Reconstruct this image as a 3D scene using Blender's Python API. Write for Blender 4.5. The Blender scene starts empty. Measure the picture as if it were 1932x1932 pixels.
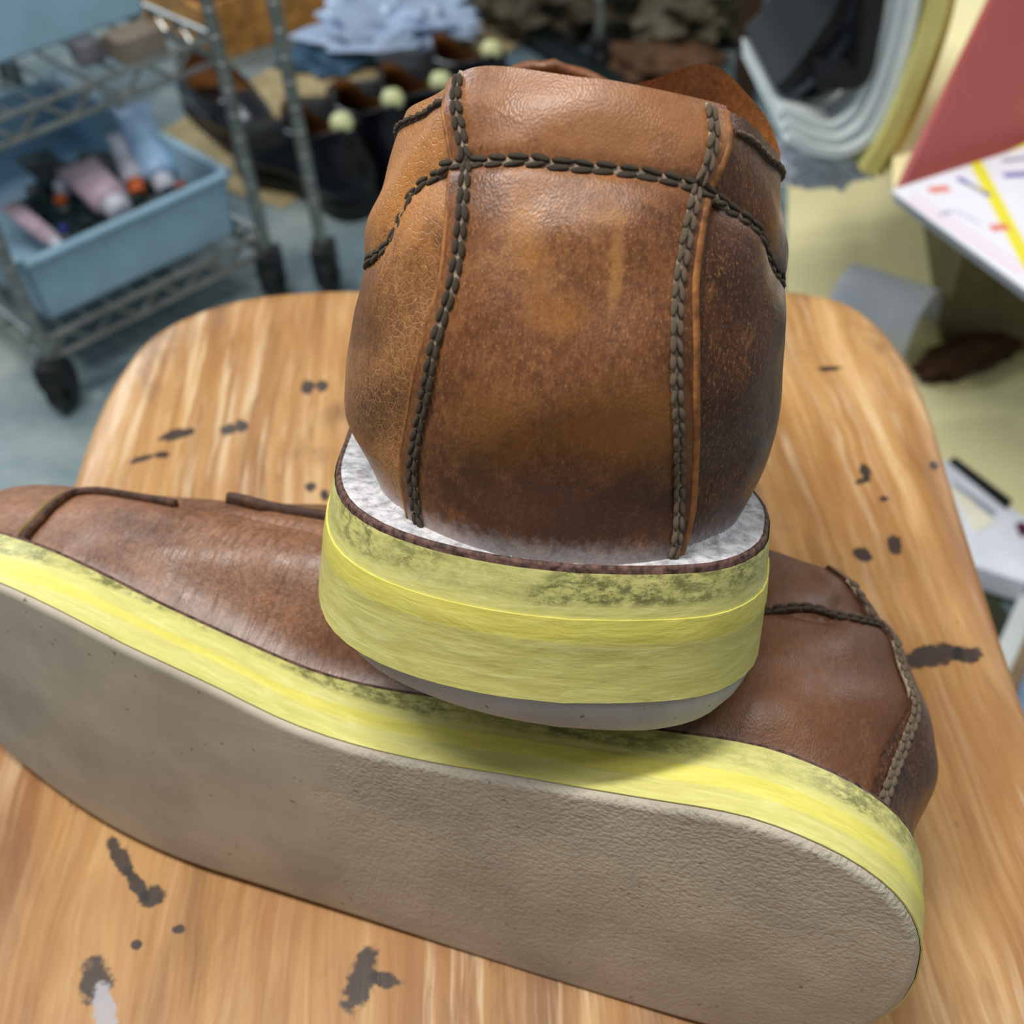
import bpy, bmesh, math, random
import numpy as np
from mathutils import Vector, Matrix

# ------------------------------------------------------------------ camera
SC = bpy.context.scene
COL = SC.collection
F_PX = 2100.0; PITCH = math.radians(44.5); ROLL = math.radians(4.4)
CAM = np.array([0.0, 0.0, 0.695])
FW = np.array([0, math.cos(PITCH), -math.sin(PITCH)])
_x = np.array([1.0, 0, 0]); _u = np.array([0, math.sin(PITCH), math.cos(PITCH)])
RT = math.cos(ROLL)*_x - math.sin(ROLL)*_u
UP = math.sin(ROLL)*_x + math.cos(ROLL)*_u
cd = bpy.data.cameras.new('camera'); cam = bpy.data.objects.new('camera', cd); COL.objects.link(cam)
cam.matrix_world = Matrix(((RT[0], UP[0], -FW[0], CAM[0]), (RT[1], UP[1], -FW[1], CAM[1]),
                           (RT[2], UP[2], -FW[2], CAM[2]), (0, 0, 0, 1)))
cd.sensor_fit = 'HORIZONTAL'; cd.sensor_width = 36.0; cd.lens = F_PX/1932*36.0
cd.clip_start = 0.01; cd.clip_end = 50
cd.dof.use_dof = True; cd.dof.focus_distance = 0.212; cd.dof.aperture_fstop = 17.0
SC.camera = cam

# ------------------------------------------------------------------ light
SC.view_settings.view_transform = 'Standard'; SC.view_settings.look = 'None'
SC.view_settings.gamma = 1.0; SC.view_settings.use_curve_mapping = False
SC.view_settings.exposure = 0.0
wd = bpy.data.worlds.new('room_light'); SC.world = wd; wd.use_nodes = True
wb = wd.node_tree.nodes['Background']
wb.inputs[0].default_value = (0.86, 0.93, 1.0, 1); wb.inputs[1].default_value = 0.27

def area(name, loc, target, sx, sy, power, col):
    l = bpy.data.lights.new(name, 'AREA'); l.shape = 'RECTANGLE'; l.size = sx; l.size_y = sy
    l.energy = power; l.color = col
    o = bpy.data.objects.new(name, l); COL.objects.link(o); o.location = loc
    o.rotation_euler = (Vector(target)-Vector(loc)).to_track_quat('-Z', 'Y').to_euler()
    return o
area('ceiling_lamp_light', (-0.45, 0.30, 2.3), (0, .3, .4), 0.14, 0.9, 34, (1.0, 0.97, 0.91))
area('second_ceiling_lamp_light', (0.40, -0.05, 2.3), (0, .3, .4), 0.14, 0.7, 8, (1.0, 0.97, 0.91))
area('window_light', (-1.7, 2.6, 1.9), (0, .3, .4), 1.4, 1.0, 34, (0.85, 0.93, 1.0))
area('added_fill_light', (2.0, 1.9, 1.5), (0, .3, .4), 0.9, 1.2, 12, (0.95, 0.97, 1.0))  # added fill from the right rear, for leather sheen and the cream board

# ------------------------------------------------------------------ helpers
def ray(px, py):
    d = FW + RT*(px-966)/F_PX - UP*(py-966)/F_PX
    return d/np.linalg.norm(d)
def at(px, py, z):
    d = ray(px, py); return Vector(CAM + d*(z-CAM[2])/d[2])
def zup(base, px, py):
    """height where the vertical line over base is nearest to the given sight line"""
    d = ray(px, py); t = ((base[0]-CAM[0])*d[0]+(base[1]-CAM[1])*d[1])/(d[0]**2+d[1]**2)
    return CAM[2]+d[2]*t

def empty(name, label, cat, loc=(0, 0, 0), group=None, mw=None):
    o = bpy.data.objects.new(name, None); COL.objects.link(o); o.empty_display_size = .03
    if mw is not None: o.matrix_world = mw
    else: o.location = loc
    return tag(o, label, cat, group)
def tag(o, label=None, cat=None, group=None, kind=None):
    if label: o['label'] = label
    if cat: o['category'] = cat
    if group: o['group'] = group
    if kind: o['kind'] = kind
    return o
def link(name, me, mat, parent=None, smooth=True):
    o = bpy.data.objects.new(name, me); COL.objects.link(o)
    if mat and not me.materials: me.materials.append(mat)
    if smooth:
        me.polygons.foreach_set('use_smooth', [True]*len(me.polygons))
    if parent: o.parent = parent
    return o
def mesh(name, V, Fc, mat, parent=None, smooth=True, fix=False):
    me = bpy.data.meshes.new(name); me.from_pydata([tuple(map(float, v)) for v in V], [], Fc); me.update()
    if fix:
        b = bmesh.new(); b.from_mesh(me); bmesh.ops.recalc_face_normals(b, faces=b.faces); b.to_mesh(me); b.free()
    return link(name, me, mat, parent, smooth)
def flat_by_angle(o, deg=35):
    b = bmesh.new(); b.from_mesh(o.data)
    for e in b.edges:
        if len(e.link_faces) == 2 and e.calc_face_angle(0) > math.radians(deg): e.smooth = False
    b.to_mesh(o.data); b.free(); return o
def add_box(bm, c, s, rot=None):
    r = bmesh.ops.create_cube(bm, size=1.0)
    M = Matrix.Translation(Vector(c)) @ (rot or Matrix()) @ Matrix.Diagonal((s[0], s[1], s[2], 1))
    bmesh.ops.transform(bm, matrix=M, verts=r['verts']); return r['verts']
def bmobj(name, bm, mat, parent=None, smooth=False, bevel=0.0, seg=2):
    if bevel: bmesh.ops.bevel(bm, geom=list(bm.edges), offset=bevel, segments=seg, affect='EDGES', profile=.5)
    bmesh.ops.recalc_face_normals(bm, faces=bm.faces)
    me = bpy.data.meshes.new(name); bm.to_mesh(me); bm.free()
    o = link(name, me, mat, parent, smooth)
    if smooth: flat_by_angle(o)
    return o
def tube(name, pts, r, mat, parent=None, n=10, radii=None):
    P = [Vector(p) for p in pts]; V = []; Fc = []
    for i, p in enumerate(P):
        d = (P[min(i+1, len(P)-1)]-P[max(i-1, 0)]).normalized()
        a = d.cross(Vector((0.31, .2, 1))).normalized() if abs(d.z) < .95 else d.cross(Vector((1, 0, 0))).normalized()
        b = d.cross(a); rr = radii[i] if radii else r
        for k in range(n):
            t = 2*math.pi*k/n; V.append(p+(a*math.cos(t)+b*math.sin(t))*rr)
    for i in range(len(P)-1):
        for k in range(n): Fc.append((i*n+k, i*n+(k+1) % n, (i+1)*n+(k+1) % n, (i+1)*n+k))
    Fc.append(tuple(range(n))[::-1]); Fc.append(tuple(range((len(P)-1)*n, len(P)*n)))
    return flat_by_angle(mesh(name, V, Fc, mat, parent, fix=True), 50)
def lathe(name, prof, mat, parent=None, n=20, mw=None):
    V = []; Fc = []
    for r, z in prof:
        for k in range(n):
            t = 2*math.pi*k/n; V.append((r*math.cos(t), r*math.sin(t), z))
    for i in range(len(prof)-1):
        for k in range(n): Fc.append((i*n+k, i*n+(k+1) % n, (i+1)*n+(k+1) % n, (i+1)*n+k))
    Fc.append(tuple(range(n))[::-1]); Fc.append(tuple(range((len(prof)-1)*n, len(prof)*n)))
    o = flat_by_angle(mesh(name, V, Fc, mat, parent, fix=True), 45)
    if mw is not None: o.matrix_local = mw
    return o
def lin(c):
    return tuple(((v/255)/12.92 if v/255 <= .04045 else ((v/255+.055)/1.055)**2.4) for v in c)+(1,)

# ------------------------------------------------------------------ node helper
class NT:
    def __init__(s, name, rough=.5, spec=.5, metal=0.0):
        s.m = bpy.data.materials.new(name); s.m.use_nodes = True; s.t = s.m.node_tree
        s.b = s.t.nodes['Principled BSDF']; s.b.inputs['Roughness'].default_value = rough
        s.b.inputs['Specular IOR Level'].default_value = spec; s.b.inputs['Metallic'].default_value = metal
        s.co = s.t.nodes.new('ShaderNodeTexCoord').outputs['Object']
    def n(s, typ, ins=None, **kw):
        o = s.t.nodes.new(typ)
        for k, v in kw.items(): setattr(o, k, v)
        for k, v in (ins or {}).items():
            if hasattr(v, 'is_output') or isinstance(v, bpy.types.NodeSocket): s.t.links.new(v, o.inputs[k])
            else: o.inputs[k].default_value = v
        return o
    def mapping(s, scale=(1, 1, 1), loc=(0, 0, 0), rot=(0, 0, 0), src=None):
        return s.n('ShaderNodeMapping', {0: src or s.co, 1: loc, 2: rot, 3: scale}).outputs[0]
    def noise(s, scale, detail=4, rough=.55, dist=0, src=None, col=False):
        o = s.n('ShaderNodeTexNoise', {'Vector': src or s.co, 'Scale': scale, 'Detail': detail, 'Roughness': rough, 'Distortion': dist})
        return o.outputs[1 if col else 0]
    def vor(s, scale, feature='F1', src=None, rnd=1.0):
        return s.n('ShaderNodeTexVoronoi', {'Vector': src or s.co, 'Scale': scale, 'Randomness': rnd}, feature=feature).outputs[0]
    def ramp(s, fac, stops, interp='LINEAR'):
        r = s.n('ShaderNodeValToRGB', {0: fac}); cr = r.color_ramp; cr.interpolation = interp
        while len(cr.elements) < len(stops): cr.elements.new(.5)
        for e, (p, c) in zip(cr.elements, stops):
            e.position = p; e.color = c if len(c) == 4 else tuple(c)+(1,)
        return r.outputs[0]
    def step(s, fac, a, b):
        return s.n('ShaderNodeMapRange', {0: fac, 1: a, 2: b, 3: 0.0, 4: 1.0}, interpolation_type='SMOOTHSTEP').outputs[0]
    def math(s, op, a, b=0.0, c=0.0):
        return s.n('ShaderNodeMath', {0: a, 1: b, 2: c}, operation=op).outputs[0]
    def mix(s, fac, a, b, mode='MIX'):
        o = s.n('ShaderNodeMix', data_type='RGBA', blend_type=mode)
        for i, v in ((0, fac), (6, a), (7, b)):
            if isinstance(v, bpy.types.NodeSocket): s.t.links.new(v, o.inputs[i])
            else: o.inputs[i].default_value = v
        return o.outputs[2]
    def xyz(s, src=None):
        return s.n('ShaderNodeSeparateXYZ', {0: src or s.co}).outputs
    def blob(s, c, r, soft=.35, wob=.5, src=None, nscale=90, ang=0.0):
        """1 inside an ellipsoid around c with radii r, with a ragged edge"""
        v = s.n('ShaderNodeVectorMath', {0: src or s.co, 1: c}, operation='SUBTRACT').outputs[0]
        v = s.n('ShaderNodeVectorRotate', {'Vector': v, 'Angle': ang}, rotation_type='Z_AXIS').outputs[0] if ang else v
        v = s.n('ShaderNodeVectorMath', {0: v, 1: r}, operation='DIVIDE').outputs[0]
        l = s.n('ShaderNodeVectorMath', {0: v}, operation='LENGTH').outputs['Value']
        nz = s.noise(nscale, 4, .6)
        l = s.math('ADD', l, s.math('MULTIPLY', s.math('SUBTRACT', nz, .5), wob*2))
        return s.step(l, 1+soft/2, 1-soft/2) if False else s.math('SUBTRACT', 1.0, s.step(l, 1-soft/2, 1+soft/2))
    def col(s, c): 
        if isinstance(c, bpy.types.NodeSocket): s.t.links.new(c, s.b.inputs['Base Color'])
        else: s.b.inputs['Base Color'].default_value = c
    def rough(s, c): s.t.links.new(c, s.b.inputs['Roughness'])
    def bump(s, h, dist=.001, strength=1.0):
        o = s.n('ShaderNodeBump', {'Height': h, 'Distance': dist, 'Strength': strength})
        if s.b.inputs['Normal'].links: s.t.links.new(s.b.inputs['Normal'].links[0].from_socket, o.inputs['Normal'])
        s.t.links.new(o.outputs[0], s.b.inputs['Normal'])

def plain(name, rgb, rough=.5, spec=.5, metal=0.0, var=.12, vs=30, bump=0.0, bs=200, bd=.0005):
    m = NT(name, rough, spec, metal); c = lin(rgb)
    k = m.noise(vs, 4)
    d = tuple(x*(1-var*2) for x in c[:3])+(1,); e = tuple(min(1, x*(1+var*2)) for x in c[:3])+(1,)
    m.col(m.ramp(k, [(.3, d), (.7, e)]))
    if bump: m.bump(m.noise(bs, 3), bd, bump)
    return m.m

# ------------------------------------------------------------------ materials of the shoes
def leather(name, dark, mid, light, dusty=None, crackle=.0, patches=(), shift=0.0, rough=.36, scuff=True):
    m = NT(name, rough, .5)
    big = m.noise(22, 9, .68, .5, src=m.mapping((1, 1, 1), (shift, shift*2, shift)))
    c = m.ramp(big, [(.34, lin(dark)), (.50, lin(mid)), (.66, lin(light))])
    # fine pull-up grain
    g = m.noise(950, 3, .6, src=m.mapping((1, 1, .55)))
    c = m.mix(m.ramp(g, [(.36, (0, 0, 0)), (.62, (1, 1, 1))]), m.mix(1.0, c, (.62, .58, .55, 1), 'MULTIPLY'), c)
    fleck = m.noise(2600, 2, .5, src=m.mapping((1, 1, .6), (3, 1, 2)))
    c = m.mix(m.math('MULTIPLY', m.step(fleck, .58, .72), .30), c, lin((212, 158, 98)))
    hair = m.noise(1500, 2, .6, .4, src=m.mapping((1, 2.0, .45), (1, 5, 2), (.5, 0, 0)))
    c = m.mix(m.math('MULTIPLY', m.step(hair, .56, .72), .24), c, lin((206, 152, 92)))
    for (pc, pr, prgb, amt, ang) in patches:
        b = m.blob(pc, pr, 1.2, 1.0, nscale=210)
        c = m.mix(m.math('MULTIPLY', b, amt), c, lin(prgb))
    if scuff:
        sc = m.noise(60, 6, .72, 1.5, src=m.mapping((1, 1, .5), (7+shift, 2, 1)))
        c = m.mix(m.math('MULTIPLY', m.step(sc, .60, .72), .40), c, lin((190, 135, 70)))
    if crackle:
        cr = m.vor(900, 'DISTANCE_TO_EDGE', src=m.mapping((1, 1, .8)))
        cm = m.math('MULTIPLY', m.math('SUBTRACT', 1.0, m.step(cr, .0, .07)), m.step(m.noise(45, 3), .42, .6))
        c = m.mix(m.math('MULTIPLY', cm, crackle), c, lin((205, 150, 95)))
        m.bump(m.step(cr, .0, .12), .00012, .5)
    z = m.xyz()[2]
    # dust that has settled on the leather just over the welt
    dz = m.math('ADD', z, m.math('MULTIPLY', m.noise(700, 3), .004))
    dm = m.math('SUBTRACT', 1.0, m.step(dz, .0016, .0070))
    c = m.mix(m.math('MULTIPLY', dm, dusty if dusty is not None else .55), c, lin((205, 205, 210)))
    c2 = c
    m.col(c2)
    r = m.ramp(m.noise(120, 4, .6), [(.3, (rough-.10,)*3), (.7, (rough+.16,)*3)]); m.rough(r)
    m.bump(m.vor(2400, 'F1', src=m.mapping((1, 1, .6))), .00010, .5)
    m.bump(m.noise(140, 4, .6), .0006, .30)
    return m.m

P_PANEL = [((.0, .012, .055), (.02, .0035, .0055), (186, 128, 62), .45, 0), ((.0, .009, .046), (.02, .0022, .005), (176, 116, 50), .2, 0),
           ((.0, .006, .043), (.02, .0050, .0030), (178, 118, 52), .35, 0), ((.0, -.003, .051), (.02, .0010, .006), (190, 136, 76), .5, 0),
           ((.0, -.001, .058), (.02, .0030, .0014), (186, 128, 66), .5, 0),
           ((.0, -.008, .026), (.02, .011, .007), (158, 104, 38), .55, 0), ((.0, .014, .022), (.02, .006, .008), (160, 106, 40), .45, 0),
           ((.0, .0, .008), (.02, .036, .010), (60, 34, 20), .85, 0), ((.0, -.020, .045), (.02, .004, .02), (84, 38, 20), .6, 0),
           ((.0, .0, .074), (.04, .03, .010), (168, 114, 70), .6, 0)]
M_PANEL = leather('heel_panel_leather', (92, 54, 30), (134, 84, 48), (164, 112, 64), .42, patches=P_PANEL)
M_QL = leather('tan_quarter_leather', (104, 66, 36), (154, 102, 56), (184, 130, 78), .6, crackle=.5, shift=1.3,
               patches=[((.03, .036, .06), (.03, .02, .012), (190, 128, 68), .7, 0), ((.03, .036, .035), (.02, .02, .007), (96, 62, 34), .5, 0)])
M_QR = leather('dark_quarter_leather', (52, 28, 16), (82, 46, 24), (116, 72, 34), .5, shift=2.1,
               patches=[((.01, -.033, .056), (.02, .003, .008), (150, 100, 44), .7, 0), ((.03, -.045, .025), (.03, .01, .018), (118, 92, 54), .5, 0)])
M_VAMP = leather('vamp_leather', (84, 46, 24), (124, 76, 42), (150, 98, 58), .3, shift=3.3, rough=.4)
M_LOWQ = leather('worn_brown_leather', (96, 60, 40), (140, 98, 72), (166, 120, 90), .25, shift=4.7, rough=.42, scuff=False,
    patches=[((.035, .03, .040), (.075, .05, .055), (88, 52, 28), .75, 0), ((.05, .03, .02), (.02, .03, .02), (150, 96, 46), .3, 0)])  # first patch: heel patina plus the upright shoe's shade, put into the colour
M_LOWH = leather('dark_brown_heel_leather', (58, 34, 20), (92, 56, 32), (122, 76, 42), .1, shift=5.9, rough=.33, scuff=False)
def add_creases(mat):
    m = NT.__new__(NT); m.m = mat; m.t = mat.node_tree; m.b = m.t.nodes['Principled BSDF']; m.co = [n for n in m.t.nodes if n.type == 'TEX_COORD'][0].outputs['Object']
    x = m.xyz()[0]; k = m.math('MULTIPLY', m.step(x, .125, .145), m.math('SUBTRACT', 1.0, m.step(x, .175, .20)))
    w = m.noise(26, 3, .6, .8, src=m.mapping((7, .6, .8)))
    m.bump(m.math('MULTIPLY', w, k), .003, .35)
add_creases(M_LOWQ)
M_LINING = leather('tan_lining_leather', (166, 102, 50), (196, 128, 68), (216, 152, 90), 0, shift=6.1, rough=.5)
M_EDGE = plain('cut_leather_edge', (148, 96, 50), .6, .3, var=.3, vs=300, bump=.6, bs=900, bd=.0003)
M_EDGED = plain('dark_leather_edge', (70, 46, 34), .6, .3, var=.3, vs=400, bump=.6, bs=900, bd=.0003)
M_THREAD = plain('waxed_thread', (104, 92, 78), .72, .25, var=.35, vs=420, bump=.9, bs=1800, bd=.0003)
M_THREADB = plain('pale_worn_thread', (150, 132, 112), .8, .2, var=.3, vs=420, bump=.9, bs=1800, bd=.0003)
M_WELT = plain('midsole_leather', (92, 66, 58), .65, .3, var=.45, vs=700, bump=.6, bs=1200, bd=.0002)

def dust_mat():
    m = NT('dusty_glue', .9, .1)
    c = m.ramp(m.noise(330, 5, .7), [(.3, lin((132, 128, 134))), (.55, lin((205, 205, 208))), (.75, lin((235, 235, 238)))])
    m.col(c); m.bump(m.noise(500, 5, .7), .0008, .8); return m.m
M_DUST = dust_mat()

def tape(name, kind):
    m = NT(name, .42, .4)
    z = m.xyz()[2]
    fib = m.noise(260, 5, .65, .6, src=m.mapping((.35, .35, 2.2)))
    zz = m.math('ADD', z, m.math('MULTIPLY', m.math('SUBTRACT', m.noise(90, 4, .6), .5), .0016))
    if kind == 'upper':
        c = m.ramp(fib, [(.3, lin((202, 198, 116))), (.55, lin((216, 211, 128))), (.75, lin((228, 225, 158)))])
        band = m.step(zz, -.0078, -.0060)
        spots = m.noise(520, 6, .8, .2, src=m.mapping((.6, .6, 1.1)))
        long = m.step(m.noise(30, 3), .42, .60)
        amt = m.math('MULTIPLY', band, m.math('MULTIPLY', m.step(spots, .40, .60), m.math('ADD', .30, m.math('MULTIPLY', long, .65))))
        c = m.mix(m.math('MULTIPLY', band, .35), c, lin((186, 184, 118)))
        c = m.mix(amt, c, lin((112, 112, 66)))
    else:
        c = m.ramp(fib, [(.3, lin((198, 192, 108))), (.55, lin((212, 207, 124))), (.78, lin((226, 222, 156)))])
        over = m.step(z, -.0140, -.0134)
        c = m.mix(m.math('MULTIPLY', over, .8), c, m.ramp(fib, [(.3, lin((212, 202, 84))), (.7, lin((232, 224, 112)))]))
    m.col(c)
    m.bump(fib, .00035, .5)
    m.bump(m.noise(38, 3, .5, 1.2, src=m.mapping((1, 1, 3))), .0012, .35)
    m.b.inputs['Subsurface Weight'].default_value = 0.0
    return m.m
M_TAPEU = tape('yellow_masking_tape_upper', 'upper'); M_TAPEL = tape('yellow_masking_tape_lower', 'lower')

def sole_mat(name, rgb, pebble):
    m = NT(name, .78, .25)
    c0 = lin(rgb); lo = tuple(v*.8 for v in c0[:3])+(1,); hi = tuple(min(1, v*1.13) for v in c0[:3])+(1,)
    c = m.ramp(m.noise(40, 5, .6), [(.3, lo), (.7, hi)])
    streak = m.noise(30, 4, .6, src=m.mapping((.35, 6, 6)))
    c = m.mix(m.math('MULTIPLY', m.step(streak, .58, .72), .25), c, lo)
    pits = m.step(m.noise(520, 2, .5), .70, .76)
    c = m.mix(m.math('MULTIPLY', pits, .6), c, lin((70, 66, 60)))
    m.col(c)
    if pebble:
        # rough pebbled skin on the heel half, sanded smooth towards the toe
        x = m.xyz()[0]; nx = m.math('ADD', x, m.math('MULTIPLY', m.math('SUBTRACT', m.noise(45, 4), .5), .05))
        k = m.math('SUBTRACT', 1.0, m.step(nx, .118, .138))
        v = m.math('ADD', m.vor(1000, 'SMOOTH_F1'), m.math('MULTIPLY', m.noise(420, 3, .6), 1.2))
        m.bump(m.math('MULTIPLY', v, m.math('MULTIPLY', k, -1.0)), .0006, .6)
        m.bump(m.math('MULTIPLY', m.noise(1300, 4, .65), m.math('ADD', .15, k)), .0004, .7)
    else:
        m.bump(m.noise(420, 5, .7), .0010, .75); m.bump(pits, .0008, -.5)
    return m.m
M_SOLE = sole_mat('grey_foam_rubber', (178, 178, 176), False)
M_SOLE_LOW = sole_mat('taupe_foam_rubber', (194, 185, 168), True)

# ------------------------------------------------------------------ shoe geometry (shoe space: x heel->toe, y medial/lateral, z up from the welt)
def cub(x, xp, fp):
    xp = np.asarray(xp, float); fp = np.asarray(fp, float)
    d = np.diff(fp)/np.diff(xp); m = np.r_[d[0], (d[1:]+d[:-1])/2, d[-1]]
    x = np.clip(x, xp[0], xp[-1]); i = np.clip(np.searchsorted(xp, x)-1, 0, len(xp)-2)
    h = xp[i+1]-xp[i]; t = (x-xp[i])/h
    return (2*t**3-3*t**2+1)*fp[i]+(t**3-2*t**2+t)*h*m[i]+(-2*t**3+3*t**2)*fp[i+1]+(t**3-t**2)*h*m[i+1]
MED = [(0, .0455), (.0015, .0574), (.005, .070), (.0095, .0764), (.017, .0822), (.026, .0854), (.035, .0873), (.045, .0868), (.06, .0845), (.077, .082), (.10, .0777), (.1176, .0775), (.13, .080), (.1456, .0865), (.1625, .0926), (.177, .0984), (.19, .1008), (.21, .1010), (.235, .096), (.258, .085), (.277, .070), (.288, .057), (.290, .050)]
LAT = [(0, .0455), (.001, .034), (.005, .021), (.011, .0115), (.02, .0045), (.034, .0005), (.06, 0), (.10, .0005), (.13, .0005), (.16, -.001), (.19, -.001), (.215, .002), (.24, .009), (.262, .020), (.279, .034), (.288, .044), (.290, .050)]
def crom(pts, n):
    p = np.array(pts); d = np.r_[0, np.cumsum(np.hypot(*np.diff(p, axis=0).T))]
    u = (1-np.cos(np.linspace(0, math.pi, n)))/2*.5+np.linspace(0, 1, n)*.5
    t = u*d[-1]
    return np.c_[cub(t, d, p[:, 0]), cub(t, d, p[:, 1])]
ZK = np.array([0, .013, .032, .052, .078])
XFZ = [0, .02, .035, .045, .055, .065, .075, .09]; XF = [.283, .285, .275, .25, .222, .195, .17, .148]
PK = np.array([0, .12, .2, .3, .42, .6, .8, 1.])

MED2 = [(0, .0415), (.0014, .0536), (.0049, .0625), (.0096, .0687), (.0174, .0743), (.0269, .0778), (.0364, .0795), (.0438, .0792), (.0553, .0774), (.0701, .0752), (.0813, .0738), (.1047, .0703), (.1237, .0697), (.1375, .0718), (.1544, .0778), (.1734, .0837), (.1904, .0885), (.2074, .0902), (.232, .086), (.256, .076), (.277, .062), (.288, .049), (.290, .042)]
LAT2 = [(0, .0415), (.001, .031), (.005, .0195), (.011, .0105), (.02, .0035), (.034, -.0005), (.06, -.002), (.10, -.002), (.13, -.0008), (.16, -.0002), (.19, 0.000), (.215, .002), (.24, .008), (.262, .017), (.279, .029), (.288, .037), (.290, .042)]

class Shoe:
    def __init__(s, root, q, mirror, thick=.031, toe_thick=.027, spring=.004, flare=.0027, out=(MED, LAT, .043), tx=(.0, .07), rx=.16, lo=-.0255, bulge=1.0):
        s.root = root; s.q = np.array(q); s.mir = mirror; s.th = thick; s.tt = toe_thick; s.sp = spring; s.fl = flare; s.tx = tx; s.rx = rx; s.lo = lo; s.bulge = bulge; s.tilt = .0048 if thick > .03 else 0.0; s.wedge = 1.0 if thick < .03 else 0.0; s.be = .0095 if thick > .03 else .0022
        m = crom(out[0], 70); l = crom(out[1], 70); m[:, 1] -= out[2]; l[:, 1] -= out[2]
        o = np.r_[m, l[::-1][1:-1]]
        if mirror: o[:, 1] *= -1
        s.out = o
        t = np.roll(o, -1, 0)-np.roll(o, 1, 0); n = np.c_[t[:, 1], -t[:, 0]]; n /= np.linalg.norm(n, axis=1)[:, None]
        if np.sum(n*(o-[.14, 0])) < 0: n = -n
        s.on = n
    def thick(s, x):
        u = np.clip((np.asarray(x, float)-s.tx[0])/(s.tx[1]-s.tx[0]), 0, 1); return s.th+(s.tt-s.th)*u*u*(3-2*u)
    def rock(s, x):
        k = np.clip((np.asarray(x, float)-s.rx)/(.29-s.rx), 0, 1.3); return s.sp*k**1.8-(s.th-s.thick(x))*s.wedge
    def half(s, x):
        o = s.out; a = o[:70]; b = np.r_[o[69:], o[:1]][::-1]
        if a[30, 1] < 0: a, b = b, a
        return np.interp(x, a[:, 0], a[:, 1]), np.interp(x, b[:, 0], b[:, 1])
    def S(s, ph, v):
        q = s.q; bL, bR, xb = q[0:5], q[5:10], q[10:15]; rL = q[15:19]; rR = q[19:23]
        ph = np.asarray(ph, float); v = np.asarray(v, float)
        a = np.abs(ph)
        eL = [.07, .086, .088] if len(q) < 24 else list(q[23:26])
        rimL = np.r_[rL[0], rL[0], rL[1], rL[2], rL[3], eL]; rimR = np.r_[rL[0], rR[0], rR[1], rR[2], rR[3], eL]
        zr = np.where(ph >= 0, cub(a, PK, rimL), cub(a, PK, rimR)); z = v*zr
        b = np.where(ph >= 0, cub(z, ZK, bL), cub(z, ZK, bR)); x0 = cub(z, ZK, xb); xf = cub(z, XFZ, XF)
        A = .042; th = np.clip(a/.3, 0, 1)*math.pi/2
        xa = x0+A*(1-np.cos(th)); ya = b*np.sin(th)**.92
        t = np.clip((a-.3)/.7, 0, 1); xs = x0+A
        xx = xs+(xf-xs)*np.sin(t*math.pi/2)**1.15; tt = np.clip((xx-xs)/(xf-xs), 0, 1)
        kk = cub(z, [0, .03, .05, .07, .09], [.26, .24, .12, -.05, -.15])*s.bulge
        yy = b*(1+kk*np.sin(tt*math.pi*.8)**2)*np.sqrt(np.clip(1-tt**3.2, 0, 1))
        # near the welt the upper follows the outline of the sole
        hp, hn = s.half(xx)
        yb = np.maximum(np.where(ph >= 0, hp, -hn)-.0052, .0); w = np.clip((a-.3)/.22, 0, 1); w = w*w*(3-2*w)
        e = np.exp(-(z/.016)**2)*w; yy = yy*(1-e)+yb*e*np.clip((1-tt)*12, 0, 1)
        x = np.where(a <= .3, xa, xx); y = np.where(a <= .3, ya, yy)*np.where(ph < 0, -1.0, 1.0)
        return np.stack([x, y, z+s.rock(x)*1.0], -1)
    def N(s, ph, v):
        e = 2e-3
        du = s.S(ph+e, v)-s.S(ph-e, v); dv = s.S(ph, np.clip(v+e, 0, 1.0))-s.S(ph, np.clip(v-e, 0, 1))
        n = np.cross(dv, du); l = np.linalg.norm(n, axis=-1, keepdims=True); n = n/np.maximum(l, 1e-12)
        # outward = away from the inside axis
        return n
    def P(s, ph, v, off=0.0):
        """point on the finished outer surface, lifted off along the normal, with the soft dents of worn leather"""
        p = s.S(ph, v); n = s.N(ph, v)
        if not hasattr(s, 'sg'):
            t = s.N(np.array(0.02), np.array(.5)); s.sg = -1.0 if t[0] > 0 else 1.0
        n = n*s.sg
        ph = np.asarray(ph); v = np.asarray(v)
        d = np.zeros_like(ph+v)
        if s.q[15] > 0:
            hv = cub(ph, s.hph, s.hv)
            d = d-.0009*np.exp(-((v-hv)/.016)**2)+.0011*np.exp(-((v-hv-.10)/.07)**2)*(np.abs(ph) < .3)
            d = d+.0007*np.exp(-((v-hv+.12)/.08)**2)
            d = d+.0005*np.sin(ph*40+v*9)*np.sin(v*13+ph*8)
        return p+n*(d+off)[..., None]
    hph = [-.62, -.45, -.30, -.1835, -.1662, -.1328, -.1034, -.0768, -.0567, -.0287, -.0047, .022, .0581, .0901, .1115, .1408, .1595, .1795, .1942, .2036, .2129, .30, .45, .62]
    hv = [.62, .62, .66, .735, .770, .795, .812, .827, .8339, .8401, .8401, .837, .8307, .8182, .8119, .810, .80, .79, .7618, .7116, .6708, .60, .58, .58]

    def sheet(s, name, pA, pB, v0, v1, nu, nv, off, thick, mat, edge=None, phi_fn=None):
        """a thick leather piece lying on the surface, phi from pA to pB (numbers or functions of v)"""
        us = np.linspace(0, 1, nu); vs = np.linspace(v0, v1, nv)
        U, V = np.meshgrid(us, vs)
        a = pA(V) if callable(pA) else np.full_like(V, pA); b = pB(V) if callable(pB) else np.full_like(V, pB)
        PH = a+(b-a)*U
        O = s.P(PH, V, off); I = s.P(PH, V, off-thick)
        # round the cut edges a little
        V_ = np.concatenate([O.reshape(-1, 3), I.reshape(-1, 3)]); Fc = []; mi = []
        n = nu*nv
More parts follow.
